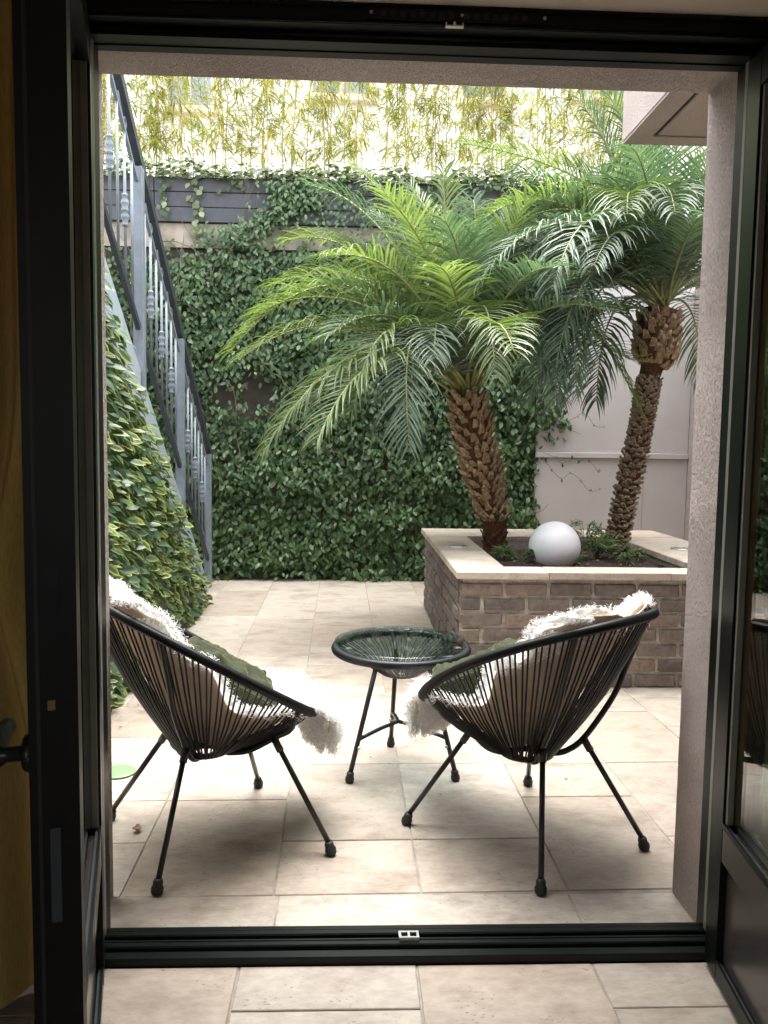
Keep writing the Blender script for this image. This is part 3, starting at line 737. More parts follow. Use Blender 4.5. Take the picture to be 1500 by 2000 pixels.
def soilz(x, y): return .525 + .022*noise.noise(V((x*5,y*5,0))) + .012*noise.noise(V((x*19,y*19,3))) - .05*max(0, 1-abs(y-IY1)/.18) 
m = MB(); m.grid(lambda u, v: (IX0-.028+(IX1-IX0+.056)*u, IY0+.032+(IY1-IY0-.034)*v, soilz(IX0+(IX1-IX0)*u, IY0+(IY1-IY0)*v)), 46, 60); m.build('soil', MT['soil'], pl, True)
for (px,py) in ((895,1067),(1330,1072)):
    c = atZ(px,py,ZC1)
    m = MB(); m.lathe((c.x,c.y,ZC1-.004), [(.066,0),(.066,.0075),(.062,.009),(.054,.009)], 28); rl_ = m.build('recessed_light', MT['steel'], pl, True)
    m = MB(); m.lathe((c.x,c.y,ZC1), [(.052,0),(.052,.0062),(.03,.007)], 24); m.build('lens', MT['winglass'], rl_, True)
# clods and chips on the soil
cl = MB()
for k in range(420):
    x, y = U(IX0,IX1), U(IY0+.04,IY1-.02); r_ = U(.005,.016); p = V((x,y,soilz(x,y)+r_*.3)); 
    cl.v += [p+V((U(-1,1)*r_,U(-1,1)*r_,U(.2,1)*r_)) for _ in range(4)]; n = len(cl.v)-4; cl.f += [(n,n+1,n+2),(n,n+2,n+3),(n,n+3,n+1),(n+1,n+3,n+2)]
tag(cl.build('soil_clods', MT['bark2'], pl), kind='stuff')

# globe lamp
gc = atY(1083, 1068, 4.95); gr = .160; sb = soilz(gc.x, gc.y)
gl = thing('globe_lamp', (gc.x, gc.y, sb), 'white opal globe lamp resting on the soil between the palms', 'lamp')
m = MB(); prof = []
for k in range(33):
    a = -pi/2 + pi*k/32; prof.append((max(.002, gr*cos(a)), gr*sin(a)))
m.lathe(gc, prof, 48); m.build('shade', MT['globe'], gl, True)
m = MB(); m.lathe((gc.x,gc.y,sb-.01), [(.07,0),(.07,.02),(.06,max(.03, gc.z-gr-sb+.03))], 24); m.build('base', MT['rubber'], gl, True)

# weeds in the planter
rnd.seed(31)
def weed(px, py, hgt, nst, spread, label, lw=.18, ll=.05):
    q = atZ(px, py, .535); q.x = min(max(q.x, IX0+.03), IX1-.03); q.y = min(max(q.y, IY0+.05), IY1-.03); q.z = soilz(q.x,q.y)
    t = thing('weed', q, label, 'weed', 'weeds in the brick planter')
    s_ = MB(); l_ = MB()
    for k in range(nst):
        a = U(0,2*pi); o = U(.2,1)*spread; hh = hgt*U(.6,1); p3 = q + V((cos(a)*o, sin(a)*o*.7, hh*.85)); p2 = q + V((cos(a)*o*.45, sin(a)*o*.3, hh*.8)); pts = smoothpath([q, p2, p3, p3+V((cos(a)*.03,sin(a)*.02,-.03))], 4)
        s_.tube(pts, .0016, 4)
        for p in pts[3:]:
            for j in range(2): leaf_into(l_, p, V((cos(a)+U(-1,1), sin(a)+U(-1,1), U(-.4,.7))), V((0,-.3,1))+rv(.5), U(.6,1.2)*ll, ll*lw*U(.8,1.4), .2, .25)
    s_.build('stem', MT['stem'], t); l_.build('leaves', MT['weed'], t, True)
weed(985,1090,.11,9,.07,'small pale grassy weed between the left palm trunk and the globe', .14, .06)
weed(1050,1100,.09,7,.06,'small dark leafed weed just left of the white globe', .35, .035)
weed(1115,1100,.10,8,.08,'low weed at the right foot of the white globe', .3, .035)
weed(1125,1062,.27,16,.20,'tall feathery weed behind the right edge of the white globe', .15, .05)
weed(1165,1090,.16,20,.18,'sprawling green weed in front of the right palm trunk', .16, .06)
weed(1225,1098,.10,10,.10,'low green weed to the right of the right palm trunk', .2, .05)

# ------------------------------------------------------------------ palms
def frond(name, par, pts, mat, lmax, nl, wid, seed, droop=.9, vee=.35, pet=.2, fold=.5, yellow=None):
    """arching rachis through pts with two rows of folded drooping leaflets"""
    R = random.Random(seed); mb = MB(); n = len(pts)
    cum = [0]
    for a, b_ in zip(pts[:-1], pts[1:]): cum.append(cum[-1]+(b_-a).length)
    tot = cum[-1]
    def ev(s):
        d = s*tot
        for k in range(n-1):
            if cum[k+1] >= d: f = (d-cum[k])/max(1e-6, cum[k+1]-cum[k]); return pts[k].lerp(pts[k+1], f), (pts[k+1]-pts[k]).normalized()
        return pts[-1], (pts[-1]-pts[-2]).normalized()
    hz = V((pts[-1].x-pts[0].x, pts[-1].y-pts[0].y, 0))
    if hz.length < .05: hz = V((R.uniform(-1,1), R.uniform(-1,1), 0))
    side0 = hz.normalized().cross(V((0,0,1)))
    sag = R.uniform(.8,1.2)
    for i in range(nl):
        s = pet + (1-pet)*(i+.3)/nl
        for sd_ in (-1, 1):
            p, T = ev(min(.999, s + R.uniform(-.004,.004)))
            S = (side0 - T*side0.dot(T)).normalized()*sd_; N = T.cross(S)*(-sd_)
            if N.z < 0 and abs(T.z) < .95: N = -N
            x = (s-pet)/(1-pet); prof = (.45+.55*min(1, x/.22)) * (1-.62*max(0,(x-.5)/.5)**1.4)
            L = lmax*prof*R.uniform(.88,1.1); al = radians(74-40*x+R.uniform(-7,7))
            d = (T*cos(al) + S*sin(al) + N*(vee+R.uniform(-.12,.12))).normalized()
            nv = (N - d*N.dot(d)).normalized(); K = 4; q = p.copy(); b0 = len(mb.v)
            dr = droop*sag*R.uniform(.55,1.6)
            for k in range(K+1):
                f = k/K; wv = d.cross(nv).normalized(); ww = wid*.5*(.55 if k == 0 else 1-.9*max(0,(f-.45)/.55))
                if k == K: mb.v += [q.copy()]*1
                else: mb.v += [q + wv*ww + nv*ww*fold, q.copy(), q - wv*ww + nv*ww*fold]
                if k < K:
                    q = q + d*(L/K); d = (d + V((0,0,-1))*dr*(.16+.30*f)).normalized(); nv = (nv - d*nv.dot(d)).normalized()
            for k in range(K-1):
                u_ = b0+3*k; mb.f += [(u_,u_+1,u_+4,u_+3),(u_+1,u_+2,u_+5,u_+4)]
            u_ = b0+3*(K-1); mb.f += [(u_,u_+1,u_+3),(u_+1,u_+2,u_+3)]
    o = mb.build(name, mat, par, True)
    rb = MB(); rb.tube(pts, [.010*(1-.85*k/(n-1))+.0015 for k in range(n)], 6)
    for i in range(7):                                    # spines at the foot of the leaf stalk
        p, T = ev(.05+.02*i); S = (side0 - T*side0.dot(T)).normalized()*(1 if i % 2 else -1); rb.tube([p, p+S*.035+T*.035], [.002,.0006], 3)
    rb.build('rachis', MT['pstem'], o, True)
    return o
def bez(p0, mid, tip, n=14):
    c = mid*2 - (p0+tip)*.5
    return [p0*(1-t)**2 + c*(2*t*(1-t)) + tip*t*t for t in [k/n for k in range(n+1)]]
def arc(p0, az, e0, e1, L, n=14):
    pts = [p0.copy()]; p = p0.copy()
    for k in range(n):
        f = (k+.5)/n; e = e0 + (e1-e0)*f**1.25; p = p + V((cos(az)*cos(e), sin(az)*cos(e), sin(e)))*(L/n); pts.append(p.copy())
    return pts
def boot_mesh(mat, split=True):
    out = []
    for k in range(4):
        q = MB(); j = lambda a=.06: U(-a,a)
        # a cut leaf stalk: wide at its foot, tapering, thick, torn at the tip
        q.hexa([(-.5+j(),0,-.10),(.5+j(),0,-.10),(.5+j(),.30+j(),-.05),(-.5+j(),.30+j(),-.05),
                (-.24+j(),.20+j(),.95+j(.15)),(.24+j(),.20+j(),.95+j(.15)),(.20+j(),.48+j(),.85+j(.15)),(-.20+j(),.48+j(),.85+j(.15))])
        if split: q.hexa([(-.40,.10,.2),(-.25,.1,.2),(-.25,.3,.2),(-.40,.3,.2),(-.52+j(),.25,1.05+j()),(-.46,.25,1.0),(-.46,.32,1.0),(-.52,.32,1.05)])
        out.append(q.mesh('leaf_base', mat))
    return out
def trunk(palm, pxs, Y, mat, mats, rows, thin=.82):
    """pxs: (px, py, half width px, boot kind) from base to crown"""
    P = [atY(a, b_, Y) for a, b_, *_ in pxs]; Rr = [w_*Y/F_PX*thin for _,_,w_,_ in pxs]
    path = smoothpath(P, 8); rr = []
    for i in range(len(P)-1): rr += [Rr[i]+(Rr[i+1]-Rr[i])*k/8 for k in range(8)]
    rr.append(Rr[-1])
    m = MB(); m.tube(path, [r_*.90*(1+.03*sin(i*2.7)) for i, r_ in enumerate(rr)], 20); t = m.build('trunk', mat, palm, True)
    cum = [0]
    for a, b_ in zip(path[:-1], path[1:]): cum.append(cum[-1]+(b_-a).length)
    def ev(d):
        for k in range(len(path)-1):
            if cum[k+1] >= d: f = (d-cum[k])/(cum[k+1]-cum[k]); return path[k].lerp(path[k+1], f), (path[k+1]-path[k]).normalized(), rr[k]+(rr[k+1]-rr[k])*f
        return path[-1], (path[-1]-path[-2]).normalized(), rr[-1]
    i = 0
    for (s0, s1, step, per, w_, hgt, out_, kind) in rows:        # spiral courses of leaf bases
        d = s0*cum[-1]
        while d < s1*cum[-1]:
            for k in range(per):
                p, T, r_ = ev(d + U(-.25,.25)*step); a = 2*pi*(k+.5*(i % 2))/per + .06*i + U(-.20,.20)
                e1 = T.orthogonal().normalized(); e2 = T.cross(e1); N = e1*cos(a)+e2*sin(a); X = N.cross(T)
                z_ = (T*1 + N*out_*U(.6,1.4)).normalized(); y_ = (N - z_*N.dot(z_)).normalized(); x_ = y_.cross(z_)
                sc_ = U(.85,1.15)
                piece('leaf_base', mats[kind][rnd.randrange(4)], t, basis(p+N*(r_*.82), x_*w_*sc_, y_*w_*.9, z_*hgt*sc_*U(.85,1.15)))
            d += step; i += 1
    return path[-1], t
rnd.seed(77)
BM = {'brown': boot_mesh(MT['bark'], False), 'grey': boot_mesh(MT['bark2'], False), 'red': boot_mesh(MT['fibre'], False)}
YP1, YP2 = 5.42, 5.50
p1 = thing('palm_tree', (atY(967,1072,YP1).x, YP1, .52), 'stout leaning palm with shaggy brown trunk on the left of the planter', 'palm', 'palms in the brick planter')
c1, t1 = trunk(p1, [(968,1082,25,0),(966,1050,27,0),(962,1000,31,0),(950,950,40,0),(938,900,44,0),(926,850,45,0),(916,805,41,0),(911,772,36,0)], YP1, MT['fibre'], BM,
    [(.02,.24,.040,7,.045,.045,.25,'red'),(.22,.99,.040,9,.052,.070,.72,'brown')])
p2 = thing('palm_tree', (atY(1206,1072,YP2).x, YP2, .52), 'tall slender palm with ringed grey-brown trunk beside the gate', 'palm', 'palms in the brick planter')
c2, t2 = trunk(p2, [(1203,1080,24,0),(1208,1040,24,0),(1224,960,26,0),(1240,890,27,0),(1256,810,27,0),(1268,740,27,0),(1274,716,30,0),(1278,700,50,0),(1283,650,53,0),(1290,605,46,0)], YP2, MT['fibre'], BM,
    [(.0,.46,.036,9,.052,.034,.75,'grey'),(.46,.73,.022,10,.042,.028,.6,'grey'),(.78,.99,.040,11,.060,.062,.5,'brown')])
def hero(palm, c, Y, lst, mats, lmax, n0, nl=50, wid=.0135):
    for k, (mx, my, md, tx_, ty_, td) in enumerate(lst):
        p0 = c + V((U(-.05,.05), U(-.05,.05), -.02)); mid = atY(mx, my, Y+md); tip = atY(tx_, ty_, Y+td)
        pts = bez(p0, mid, tip); L = sum((b_-a).length for a, b_ in zip(pts[:-1], pts[1:]))
        frond('frond', palm, pts, mats[k % len(mats)], lmax*U(.9,1.1), max(18, int(nl*L/1.5)), wid*U(.9,1.1), n0+k, U(.8,1.5), U(.15,.4))
A, B = MT['palmA'], MT['palmB']
hero(p1, c1, YP1, [
    (690,560,-.15,448,690,-.35), (720,600,-.35,505,610,-.2), (730,520,.15,560,470,.2), (770,480,-.05,605,362,.05), (720,690,-.5,515,885,-.7),
    (690,640,-.25,470,700,-.5), (780,640,-.55,690,800,-.8), (815,650,-.6,800,870,-.85), (860,540,.05,690,320,.3), (880,520,.0,866,330,-.1), (760,560,.1,520,560,.25), (740,720,-.2,560,820,-.25), (800,560,-.3,640,500,-.6), (760,700,-.6,620,860,-.95)], [A, A, A, B], .40, 100)
hero(p1, c1, YP1, [
    (905,560,-.35,868,430,-.8), (940,600,-.55,968,735,-.95), (985,545,-.25,1075,640,-.45), (960,520,.1,1010,400,.2), (1020,600,.1,1150,620,.1), (1010,640,-.3,1090,780,-.5),
    (860,640,-.45,850,700,-.9), (900,560,.25,800,360,.6), (990,560,.3,1090,470,.6), (845,690,-.4,780,790,-.6), (1085,610,-.25,1245,790,-.35), (930,580,-.1,925,390,-.15), (850,560,.2,740,420,.5)], [B, A, B], .36, 140)
hero(p2, c2, YP2, [
    (1160,560,-.35,1030,790,-.6), (1150,620,-.45,1090,780,-.7), (1215,380,.1,1155,205,.1), (1325,420,.1,1372,300,.1), (1270,400,-.05,1235,215,.0), (1320,450,-.2,1390,400,-.3), (1110,510,.0,920,620,-.1), (1190,390,.1,905,280,.2), (1215,350,.0,1130,195,.0),
    (1150,420,-.2,960,470,-.3), (1150,450,-.3,1000,560,-.5), (1240,400,-.35,1225,420,-.9), (1295,390,-.3,1320,420,-.85), (1130,470,.2,900,400,.4), (1190,440,-.1,1010,330,-.1),
    (1250,390,.1,1210,230,.15), (1285,420,.15,1270,260,.2), (1330,470,.0,1385,330,.1), (1340,520,-.1,1400,470,-.2), (1350,560,.2,1420,560,.4), (1345,600,.2,1370,740,.3),
    (1180,520,-.45,1090,690,-.7), (1230,460,-.45,1160,520,-1.0), (1220,500,.35,1080,560,.8), (1300,470,.4,1330,380,.8), (1140,480,-.1,960,540,-.2), (1185,555,-.5,1125,765,-.75), (1140,550,-.2,1005,705,-.3), (1205,600,-.3,1165,785,-.5), (1120,440,-.5,930,560,-.8), (1180,430,-.6,1080,560,-1.0), (1100,400,-.2,900,470,-.3)], [B, B, B, A], .37, 200)
for (palm, c, N_, az0, mset) in ((p1, c1, 30, .4, (A, B)), (p2, c2, 28, 1.1, (B, B))):
    for k in range(N_):                                   # inner fronds all round the crown
        f = k/N_; e0 = radians(86-38*f+U(-5,5)); e1 = radians(40-85*f+U(-14,14)); az = az0 + k*2.39996
        frond('frond', palm, arc(c + V((U(-.03,.03),U(-.03,.03),-.02)), az, e0, e1, U(1.15,1.55)), mset[k % 2], .34, 46, .0135, 400+k+N_*int(az0*10), .7, .3)

# ------------------------------------------------------------------ chairs, sheepskins, cushions
def rot2(hd): return V((cos(hd), sin(hd), 0)), V((sin(hd), -cos(hd), 0))
def acapulco(C, hd, tilt, a, b_, sad, feet, brk, label, seed):
    R = random.Random(seed); f, s = rot2(hd); C = V(C); base = V((C.x, C.y, 0))
    t = thing('string_chair', base, label, 'chair', 'pair of black string chairs')
    fs = f*cos(tilt) - V((0,0,1))*sin(tilt)
    def rim(ph): return C + fs*(b_*cos(ph)) + s*(a*sin(ph)) + V((0,0,sad*sin(ph)**2))
    bc = V((C.x, C.y, .285)) + f*.015; rb = .082
    def bot(ph): return bc + f*(rb*cos(ph)) + s*(rb*sin(ph))
    nW = 330; pts = [rim(2*pi*k/(2*nW)) for k in range(2*nW)]
    m = MB(); m.tube(pts, [.0150 if k % 2 else .0128 for k in range(2*nW)], 10, closed=True); m.build('rim', MT['cord'], t, True)
    m = MB(); m.tube([bot(2*pi*k/40) for k in range(40)], .008, 8, closed=True); m.build('base_ring', MT['black'], t, True)
    m = MB(); m.tube([bc - V((0,0,.012)) + (bot(2*pi*k/30)-bc)*.42 for k in range(30)], .005, 6, closed=True); m.build('inner_ring', MT['black'], t, True)
    NC = 118
    for k in range(NC):
        ph = 2*pi*(k + .10*(1 if k % 2 else -1))/NC; p0 = rim(ph); p2 = bot(ph + R.uniform(-.05,.05)) - V((0,0,.006)); q = (p0+p2)*.5 - V((0,0,.018)) + (V((p0.x-bc.x,p0.y-bc.y,0))*.035)
        p3 = bc + (bot(ph+.5)-bc)*.42 - V((0,0,.012))
        m = MB(); m.tube(smoothpath([p0, q, p2], 3) + [p3], .0030, 5, False); m.build('cord', MT['cord'], t, True)
    for F_, K_ in zip(feet, brk):
        F_, K_ = V(F_), V(K_); dd = (K_-F_).normalized()
        loc = K_ - V((bc.x,bc.y,K_.z)); ph = math.atan2(loc.dot(s)/a, loc.dot(f)/b_); r_ = rim(ph)
        m = MB(); m.tube([F_ + V((0,0,.02)), K_], .0085, 10); lg = m.build('leg', MT['black'], t, True)
        m = MB(); m.lathe(F_ - V((0,0,0)) + V((0,0,.001)), [(.013,0),(.017,.006),(.018,.018),(.014,.026),(.0145,.034),(.011,.042)], 14, (dd + V((0,0,.8))).normalized()); m.build('foot_cap', MT['rubber'], lg, True)
        ku = K_.lerp(r_, .35) + V((loc.x,loc.y,0)).normalized()*.018
        m = MB(); m.tube(smoothpath([r_, r_.lerp(ku,.6), ku, K_ + V((0,0,.012)), K_.lerp(bot(ph), .55) - V((0,0,.012)), bot(ph) - V((0,0,.004))], 5), .0095, 8); m.build('support_tube', MT['black'], t, True)
        m = MB(); m.tube([K_ - dd*.035, K_ + dd*.012], .012, 10); m.build('socket', MT['black'], lg, True)
    def surf(lx, ly):                        # height of the basket over local plan (lx right, ly front)
        bb = b_*cos(tilt); ph = math.atan2(lx/a, ly/bb); rho = sqrt(lx*lx+ly*ly); rr = sqrt((a*sin(ph))**2+(bb*cos(ph))**2)
        k = min(1.0, max(0, (rho-rb)/(rr-rb))); zr = C.z - b_*cos(ph)*sin(tilt) + sad*sin(ph)**2
        return bc.z + (zr-bc.z)*k + (0 if rho < rr else 0), rho/rr
    return t, rim, surf, f, s, C, bc
def sheepskin(ch, label, seed, back_over, width, tail, skew):
    t_, rim, surf, f, s, C, bc = ch; R = random.Random(seed)
    t = thing('sheepskin', (C.x, C.y, .29), label, 'sheepskin', 'sheepskins on the chairs')
    bk = rim(pi); fr = rim(0); lb = (bk-C).dot(f); lf = (fr-C).dot(f)          # plan positions of the back and front of the rim
    NV, NU = 60, 26
    def wd(v): return width*(.60 + .40*min(1, v/.18)) * (1 - .50*max(0,(v-.45)/.55)**1.3) * (1+.07*sin(v*23)+.04*sin(v*41))
    def lift(k): return back_over*min(1, max(0, (.56-k)/.30))*min(1, .5+k*2.5)
    def pos(u, v):
        # v: 0 = top edge just inside the back rim, 1 = end of the tail over the front rim
        x = (u*2-1)*wd(v) + skew*(v-.3)
        if v < .84:
            k = v/.84; l = lb+.035 + (lf-lb-.05)*k; z, q = surf(x, l)
            if q > .94 and k < .9: x, l = x*.94/q, l*.94/q; z, q = surf(x, l)
            z0 = z + .016 + lift(k)
            return V((C.x,C.y,0)) + f*l + s*x + V((0,0,z0))
        k = (v-.84)/.16; a = min(1, k/.4)*pi/2; rr = .034
        base = fr + V((0,0,-.006))
        return V((base.x,base.y,base.z)) + s*(x*(1-.45*k) + .01*sin(k*4)) + f*(-.02 + (rr+.02)*sin(a) + .03*k*k) + V((0,0, rr*cos(a) - max(0,k-.3)/.7*tail - .4*x*x))
    grid = [[pos(i/NU, j/NV) for i in range(NU+1)] for j in range(NV+1)]
    m = MB(); m.grid(lambda v, u: grid[round(v*(NV-4))][1+round(u*(NU-2))], NV-4, NU-2); hd_ = m.build('hide', MT['hide'], t, True)
    mod = hd_.modifiers.new('thick', 'SOLIDIFY'); mod.thickness = .004; mod.offset = 0
    def nrm(j, i):
        a_ = grid[min(j+1,NV)][i]-grid[max(j-1,0)][i]; b2 = grid[j][min(i+1,NU)]-grid[j][max(i-1,0)]; n = a_.cross(b2).normalized()
        v = j/NV; ins = V((C.x,C.y,.80)) - grid[j][i]
        if v > .86: ins = f + V((0,0,.4))
        if v < .05: ins = f*.5 + V((0,0,1))
        return n if n.dot(ins) > 0 else -n
    NR = [[nrm(j, i) for i in range(NU+1)] for j in range(NV+1)]
    def fle(j, i):
        e_ = min(1, 5*min(i/NU, 1-i/NU), 9*(j/NV)+.25, 9*(1-j/NV)+.1)**.5
        p = grid[j][i]; w1 = noise.noise(p*28) + .6*noise.noise(p*60)
        sidew = s*((i/NU-.5)*2)*(.022*(1-e_))
        return p + NR[j][i]*(.004 + e_*(.030 + .013*w1)) + sidew
    FG = [[fle(j, i) for i in range(NU+1)] for j in range(NV+1)]
    m = MB(); m.grid(lambda v, u: FG[round(v*NV)][round(u*NU)], NV, NU); m.build('fleece', MT['wool'], t, True)
    JT = int(NV*.84*.50)                     # the upper part is folded over: wool on its outside too
    def fle2(j, i):
        lf_ = min(1, max(0, (lift(j/NV/.84)-.012)/.03)); e_ = min(1, 5*min(i/NU, 1-i/NU)+.15)**.5
        p = grid[j][i]; w1 = noise.noise(p*28+V((9,9,9))) + .6*noise.noise(p*60)
        return p + NR[j][i]*(-.008 - lf_*e_*(.020 + .011*w1)) + V((0,0,.004*lf_))
    slp = (bk.z-fr.z)/(lf-lb)
    def above(p): return p.z > C.z - (p-C).dot(f)*slp - .015 and surf((p-C).dot(s), (p-C).dot(f))[1] < .93
    FO = [[fle2(j, i) for i in range(NU+1)] for j in range(JT+1)]
    m = MB(); m.grid(lambda v, u: FO[round(v*JT)][round(u*NU)], JT, NU); m.f = [q for q in m.f if all(above(m.v[i]) for i in q)]; tag(m.build('folded_fleece', MT['wool'], t, True), kind='stuff')
    J0 = int(NV*.85)
    m = MB(); m.grid(lambda v, u: grid[J0+round(v*(NV-J0))][round(u*NU)] - NR[J0+round(v*(NV-J0))][round(u*NU)]*(.007+(.012+.008*noise.noise(grid[J0+round(v*(NV-J0))][round(u*NU)]*45))*min(1, v*3)), NV-J0, NU); m.build('tail_fleece', MT['wool'], t, True)
    wl_ = MB()
    def strand(p, n, L):
        e1 = n.orthogonal().normalized(); e2 = n.cross(e1); a = R.uniform(0,2*pi); tg = e1*cos(a)+e2*sin(a)
        d = (n*.8 + tg*R.uniform(.3,1.0)).normalized(); wv = d.cross(tg+V((.01,.02,.03))).normalized()*.0021; b0 = len(wl_.v); q = p.copy(); K = 4; cw = R.uniform(.6,1.5)*R.choice((-1,1))
        for k in range(K+1):
            w1 = wv*(1-.6*k/K); wl_.v += [q+w1, q-w1]; q = q + d*(L/K); d = (d + d.cross(n)*cw - n*.18*k + tg*R.uniform(-.3,.4)).normalized()
        for k in range(K): u_ = b0+2*k; wl_.f.append((u_,u_+1,u_+3,u_+2))
    for k in range(15000):
        u, v = R.random(), R.random(); kind = R.random()
        if kind < .16: u = R.choice((0.0, 1.0))
        elif kind < .26: v = 1 - .16*R.random()
        elif kind < .38: v = .15*R.random()
        j, i = min(NV-1, int(v*NV)), min(NU-1, int(u*NU)); fu, fv = u*NU-i, v*NV-j
        p = FG[j][i]*(1-fu)*(1-fv) + FG[j][i+1]*fu*(1-fv) + FG[j+1][i]*(1-fu)*fv + FG[j+1][i+1]*fu*fv; n = NR[j][i].copy()
        if u in (0.0, 1.0): n = (n*R.uniform(-.5,.8) + s*(1 if u > .5 else -1)).normalized()
        if v > .975: n = (V((0,0,-1)) + n*R.uniform(-.3,.5)).normalized()
        strand(p - n*.004, n, R.uniform(.020,.038)*(1.4 if v > .86 else 1))
    for k in range(4500):
        j, i = R.randrange(JT), R.randrange(NU); fu, fv = R.random(), R.random()
        p = FO[j][i]*(1-fu)*(1-fv) + FO[j][i+1]*fu*(1-fv) + FO[j+1][i]*(1-fu)*fv + FO[j+1][i+1]*fu*fv
        if not above(p): continue
        strand(p, -NR[j][i], R.uniform(.018,.034))
    for k in range(1800):
        j, i = R.randrange(J0+2, NV), R.randrange(NU); strand(grid[j][i].lerp(grid[j+1][i+1], R.random()) - NR[j][i]*.014, -NR[j][i], R.uniform(.02,.04))
    tag(wl_.build('wool', MT['wool'], t), kind='stuff'); return t
def cushion(c, ax, ay, az, w_, h_, th, label, seed):
    R = random.Random(seed); t = thing('cushion', c, label, 'cushion', 'green velvet cushions'); N = 40
    def pt(u, v, sg):
        x, y = u*2-1, v*2-1
        k = (1-abs(x)**2.4)*(1-abs(y)**2.4); pin = 1 - .13*(1-abs(x)**2)*abs(y)**3; pin2 = 1 - .13*(1-abs(y)**2)*abs(x)**3
        rd = sqrt(x*x+y*y); an_ = math.atan2(y, x); fold_ = .011*rd*sin(an_*5+seed+2.2*noise.noise(V((x*1.5,y*1.5,seed)))) + .008*rd*sin(an_*11+seed*2+3*noise.noise(V((x*2,y*2,seed+5))))
        wr = fold_ + .022*noise.noise(V((x*1.9+seed, y*1.9, sg))) + .010*noise.noise(V(((x+y)*2.5, (x-y)*7+seed, sg)))
        return c + ax*(x*w_/2*pin2) + ay*(y*h_/2*pin) + az*(sg*(th/2*max(0,k)**.52 + wr*min(1, 3*max(0,k))))
    m = MB(); m.grid(lambda u, v: pt(u, v, 1), N, N); nb = len(m.f); m.grid(lambda u, v: pt(u, v, -1), N, N)
    m.f = m.f[:nb] + [q[::-1] for q in m.f[nb:]]
    if ax.cross(ay).dot(az) > 0: m.f = [q[::-1] for q in m.f]
    m.build('cover', MT['velvet'], t, True)
    loop = [pt(k/20,0,0) for k in range(20)]+[pt(1,k/20,0) for k in range(20)]+[pt(1-k/20,1,0) for k in range(20)]+[pt(0,1-k/20,0) for k in range(20)]
    m = MB(); m.tube(loop, .0042, 6, closed=True); m.build('piping', MT['velvet'], t, True)
KZ = .335
CR = acapulco((.575,2.462,.583), radians(133), radians(28.2), .322, .411, .045,
    [atZ(792,1610),atZ(1031,1533),atZ(1056,1748),atZ(1260,1660)], [atZ(915,1432,KZ),atZ(1040,1408,KZ+.005),atZ(1060,1466,KZ),atZ(1142,1446,KZ)], 'black string chair on the right, turned to face the table and the planter', 1)
CL = acapulco((-.471,2.495,.597), radians(27.3), radians(32.0), .350, .423, .010,
    [atZ(648,1670),atZ(505,1536),atZ(306,1748),V((-.79,2.60,0))], [atZ(538,1447,KZ),atZ(474,1418,KZ+.01),atZ(362,1466,KZ),atZ(325,1432,KZ)], 'black string chair on the left, partly cut off by the door jamb', 2)
sheepskin(CR, 'white sheepskin draped in the right string chair, tail over its front rim', 5, .085, .245, .13, .02)
sheepskin(CL, 'white sheepskin draped in the left string chair, tail over its front rim', 6, .090, .265, .14, -.02)
for (ch, off, sd_, up_, lab, yaw) in ((CR, .20, 2, .022, 'olive green velvet cushion in the right chair, beside the table', .55), (CL, .11, 3, -.030, 'olive green velvet cushion in the left chair', -.3)):
    t_, rim, surf, f, s, C, bc = ch; fs = (rim(0)-rim(pi)).normalized(); nz = s.cross(fs).normalized(); nz = nz if nz.z > 0 else -nz
    ax = (s*cos(yaw) + fs*sin(yaw)).normalized(); ay = nz.cross(ax)
    cushion(C + fs*off + nz*up_, ax, ay, nz, .37, .37, .125, lab, sd_)

# ------------------------------------------------------------------ side table
tc = V((.194, 3.015, 0)); RT, ZTB = .250, .478
tb = thing('side_table', tc, 'round black string side table with a glass top between the chairs', 'table')
pts = [tc + V((cos(2*pi*k/520)*RT, sin(2*pi*k/520)*RT, ZTB)) for k in range(520)]
m = MB(); m.tube(pts, [.0165 if k % 2 else .0142 for k in range(520)], 10, closed=True); m.build('rim', MT['cord'], tb, True)
m = MB(); m.tube([tc + V((cos(2*pi*k/32)*.070, sin(2*pi*k/32)*.070, ZTB-.095)) for k in range(32)], .006, 8, closed=True); m.build('base_ring', MT['black'], tb, True)
for k in range(80):
    a = 2*pi*(k+.2*(k % 2))/72; m = MB(); m.tube([tc + V((cos(a)*RT, sin(a)*RT, ZTB)), tc + V((cos(a)*.16, sin(a)*.16, ZTB-.040)), tc + V((cos(a+.1)*.070, sin(a+.1)*.070, ZTB-.098)), tc + V((cos(a+.6)*.02, sin(a+.6)*.02, ZTB-.10))], .0028, 5, False); m.build('cord', MT['cord'], tb, True)
m = MB(); m.lathe(tc + V((0,0,ZTB+.0225)), [(.250,0),(.2545,.0015),(.2555,.003),(.2545,.0045),(.250,.006)], 72); m.build('glass_top', MT['tglass'], tb)
for a in (radians(205), radians(80), radians(-20)):
    m = MB(); m.lathe(tc + V((cos(a)*.222, sin(a)*.222, ZTB+.0145)), [(.012,0),(.013,.004),(.013,.0079)], 16); m.build('bumper_pad', MT['seal'], tb, True)
hub = V((atY(778,1412,3.02).x, 3.02, .188)); 
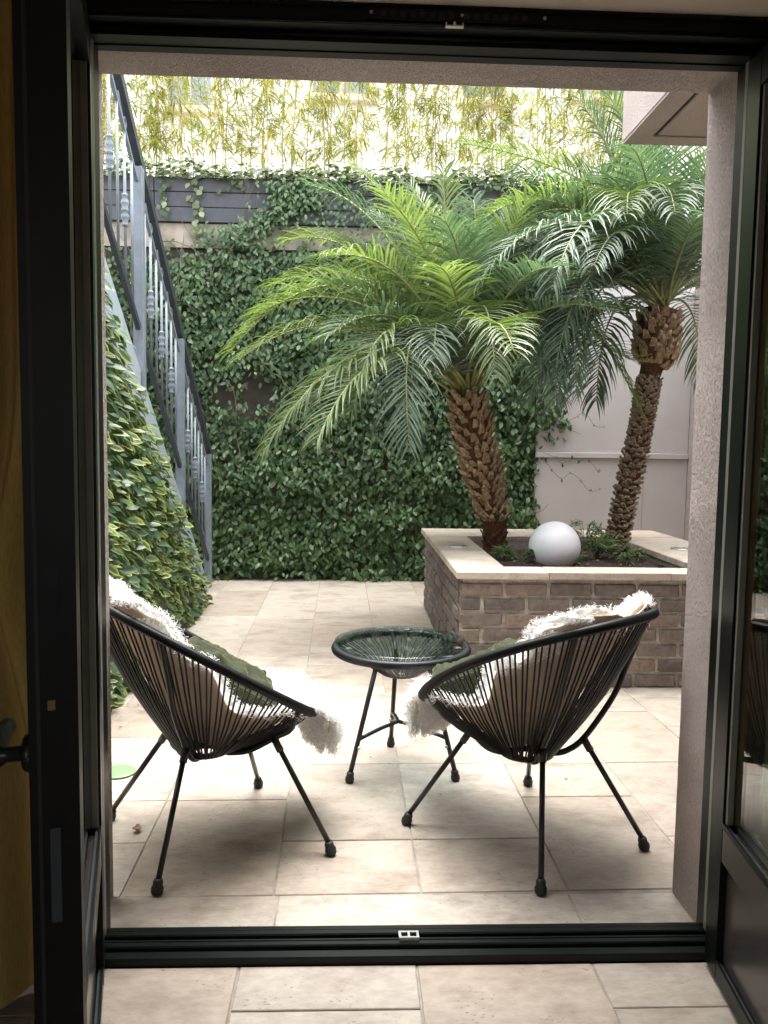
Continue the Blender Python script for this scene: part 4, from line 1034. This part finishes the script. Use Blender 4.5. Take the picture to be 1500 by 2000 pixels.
for (px, py) in ((682,1529),(890,1525),(763,1458)):
    F_ = atZ(px, py); d = F_ - tc; top = tc + V((d.x*.50, d.y*.50, ZTB-.055)); dd = (top-F_).normalized()
    m = MB(); m.tube([F_ + V((0,0,.02)), top], .0095, 10); lg = m.build('leg', MT['black'], tb, True)
    m = MB(); m.tube([top, tc + V((d.x*.72, d.y*.72, ZTB-.018)), tc + V((d.x/d.length*RT, d.y/d.length*RT, ZTB-.002))], .008, 8); m.build('bracket', MT['black'], lg, True)
    m = MB(); m.lathe(F_ + V((0,0,.001)), [(.013,0),(.0165,.006),(.017,.018),(.0135,.025),(.0145,.033),(.011,.041)], 14, (dd + V((0,0,.8))).normalized()); m.build('foot_cap', MT['rubber'], lg, True)
    k = .158/top.z; at_ = F_.lerp(top, k)
    m = MB(); m.tube(smoothpath([at_, at_.lerp(hub,.5)+V((0,0,.004)), hub], 3), .0078, 8); m.build('stretcher', MT['black'], tb, True)
    m = MB(); m.lathe(F_.lerp(top, k-.07), [(.004,-.016),(.006,-.014),(.006,.014),(.004,.016)], 8, dd.cross(V((0,0,1)))); m.build('bolt', MT['steel'], lg, True)

# ------------------------------------------------------------------ small things on the paving
c = atZ(232,1508,.004); m = MB(); m.lathe(c, [(.062,0),(.064,.002),(.062,.004),(.03,.0055)], 26); tag(m.build('green_disc', MT['greendisc'], None, True, c), 'flat pale green disc lying on the paving behind the left chair', 'disc', None, 'thing')
rnd.seed(2)
def dry(px, py, L, label):
    c = atZ(px,py,.004); m = MB()
    def fn(u, v):
        x = (u-.5)*2; wv = (1-x*x)*.5; y = (v-.5)*2*wv; return c + V((x*L/2*.9, y*L, .004+L*.35*y*y*3 + L*.12*x*x + .006*noise.noise(V((u*5,v*5,px)))))
    m.grid(fn, 10, 6); tag(m.build('dry_leaf', MT['deadleaf'], None, True, c), label, 'leaf', None, 'thing')
dry(268,1622,.035,'curled brown dry leaf on the paving under the left chair'); dry(436,1130,.05,'small dry leaf at the foot of the creeper near the stair post')

rnd.seed(41)
lt = MB()
for k in range(260):
    r_ = U(0,1)
    if r_ < .55: p = V((U(-1.2,.5), YW-.05-abs(rnd.gauss(0,.16)), .003))
    elif r_ < .75: p = V((-1.06+abs(rnd.gauss(0,.06)), U(3.2,6.2), .003))
    else: p = V((U(-.9,1.6), U(2.2,6.5), .003))
    L = U(.006,.022); leaf_into(lt, p, V((U(-1,1),U(-1,1),U(0,.15))), V((U(-.2,.2),U(-.2,.2),1)), L, L*U(.3,.6), .3, .1)
tag(lt.build('leaf_litter', MT['deadleaf']), 'tiny dry leaf scraps and grit scattered on the paving', 'litter', None, 'stuff')
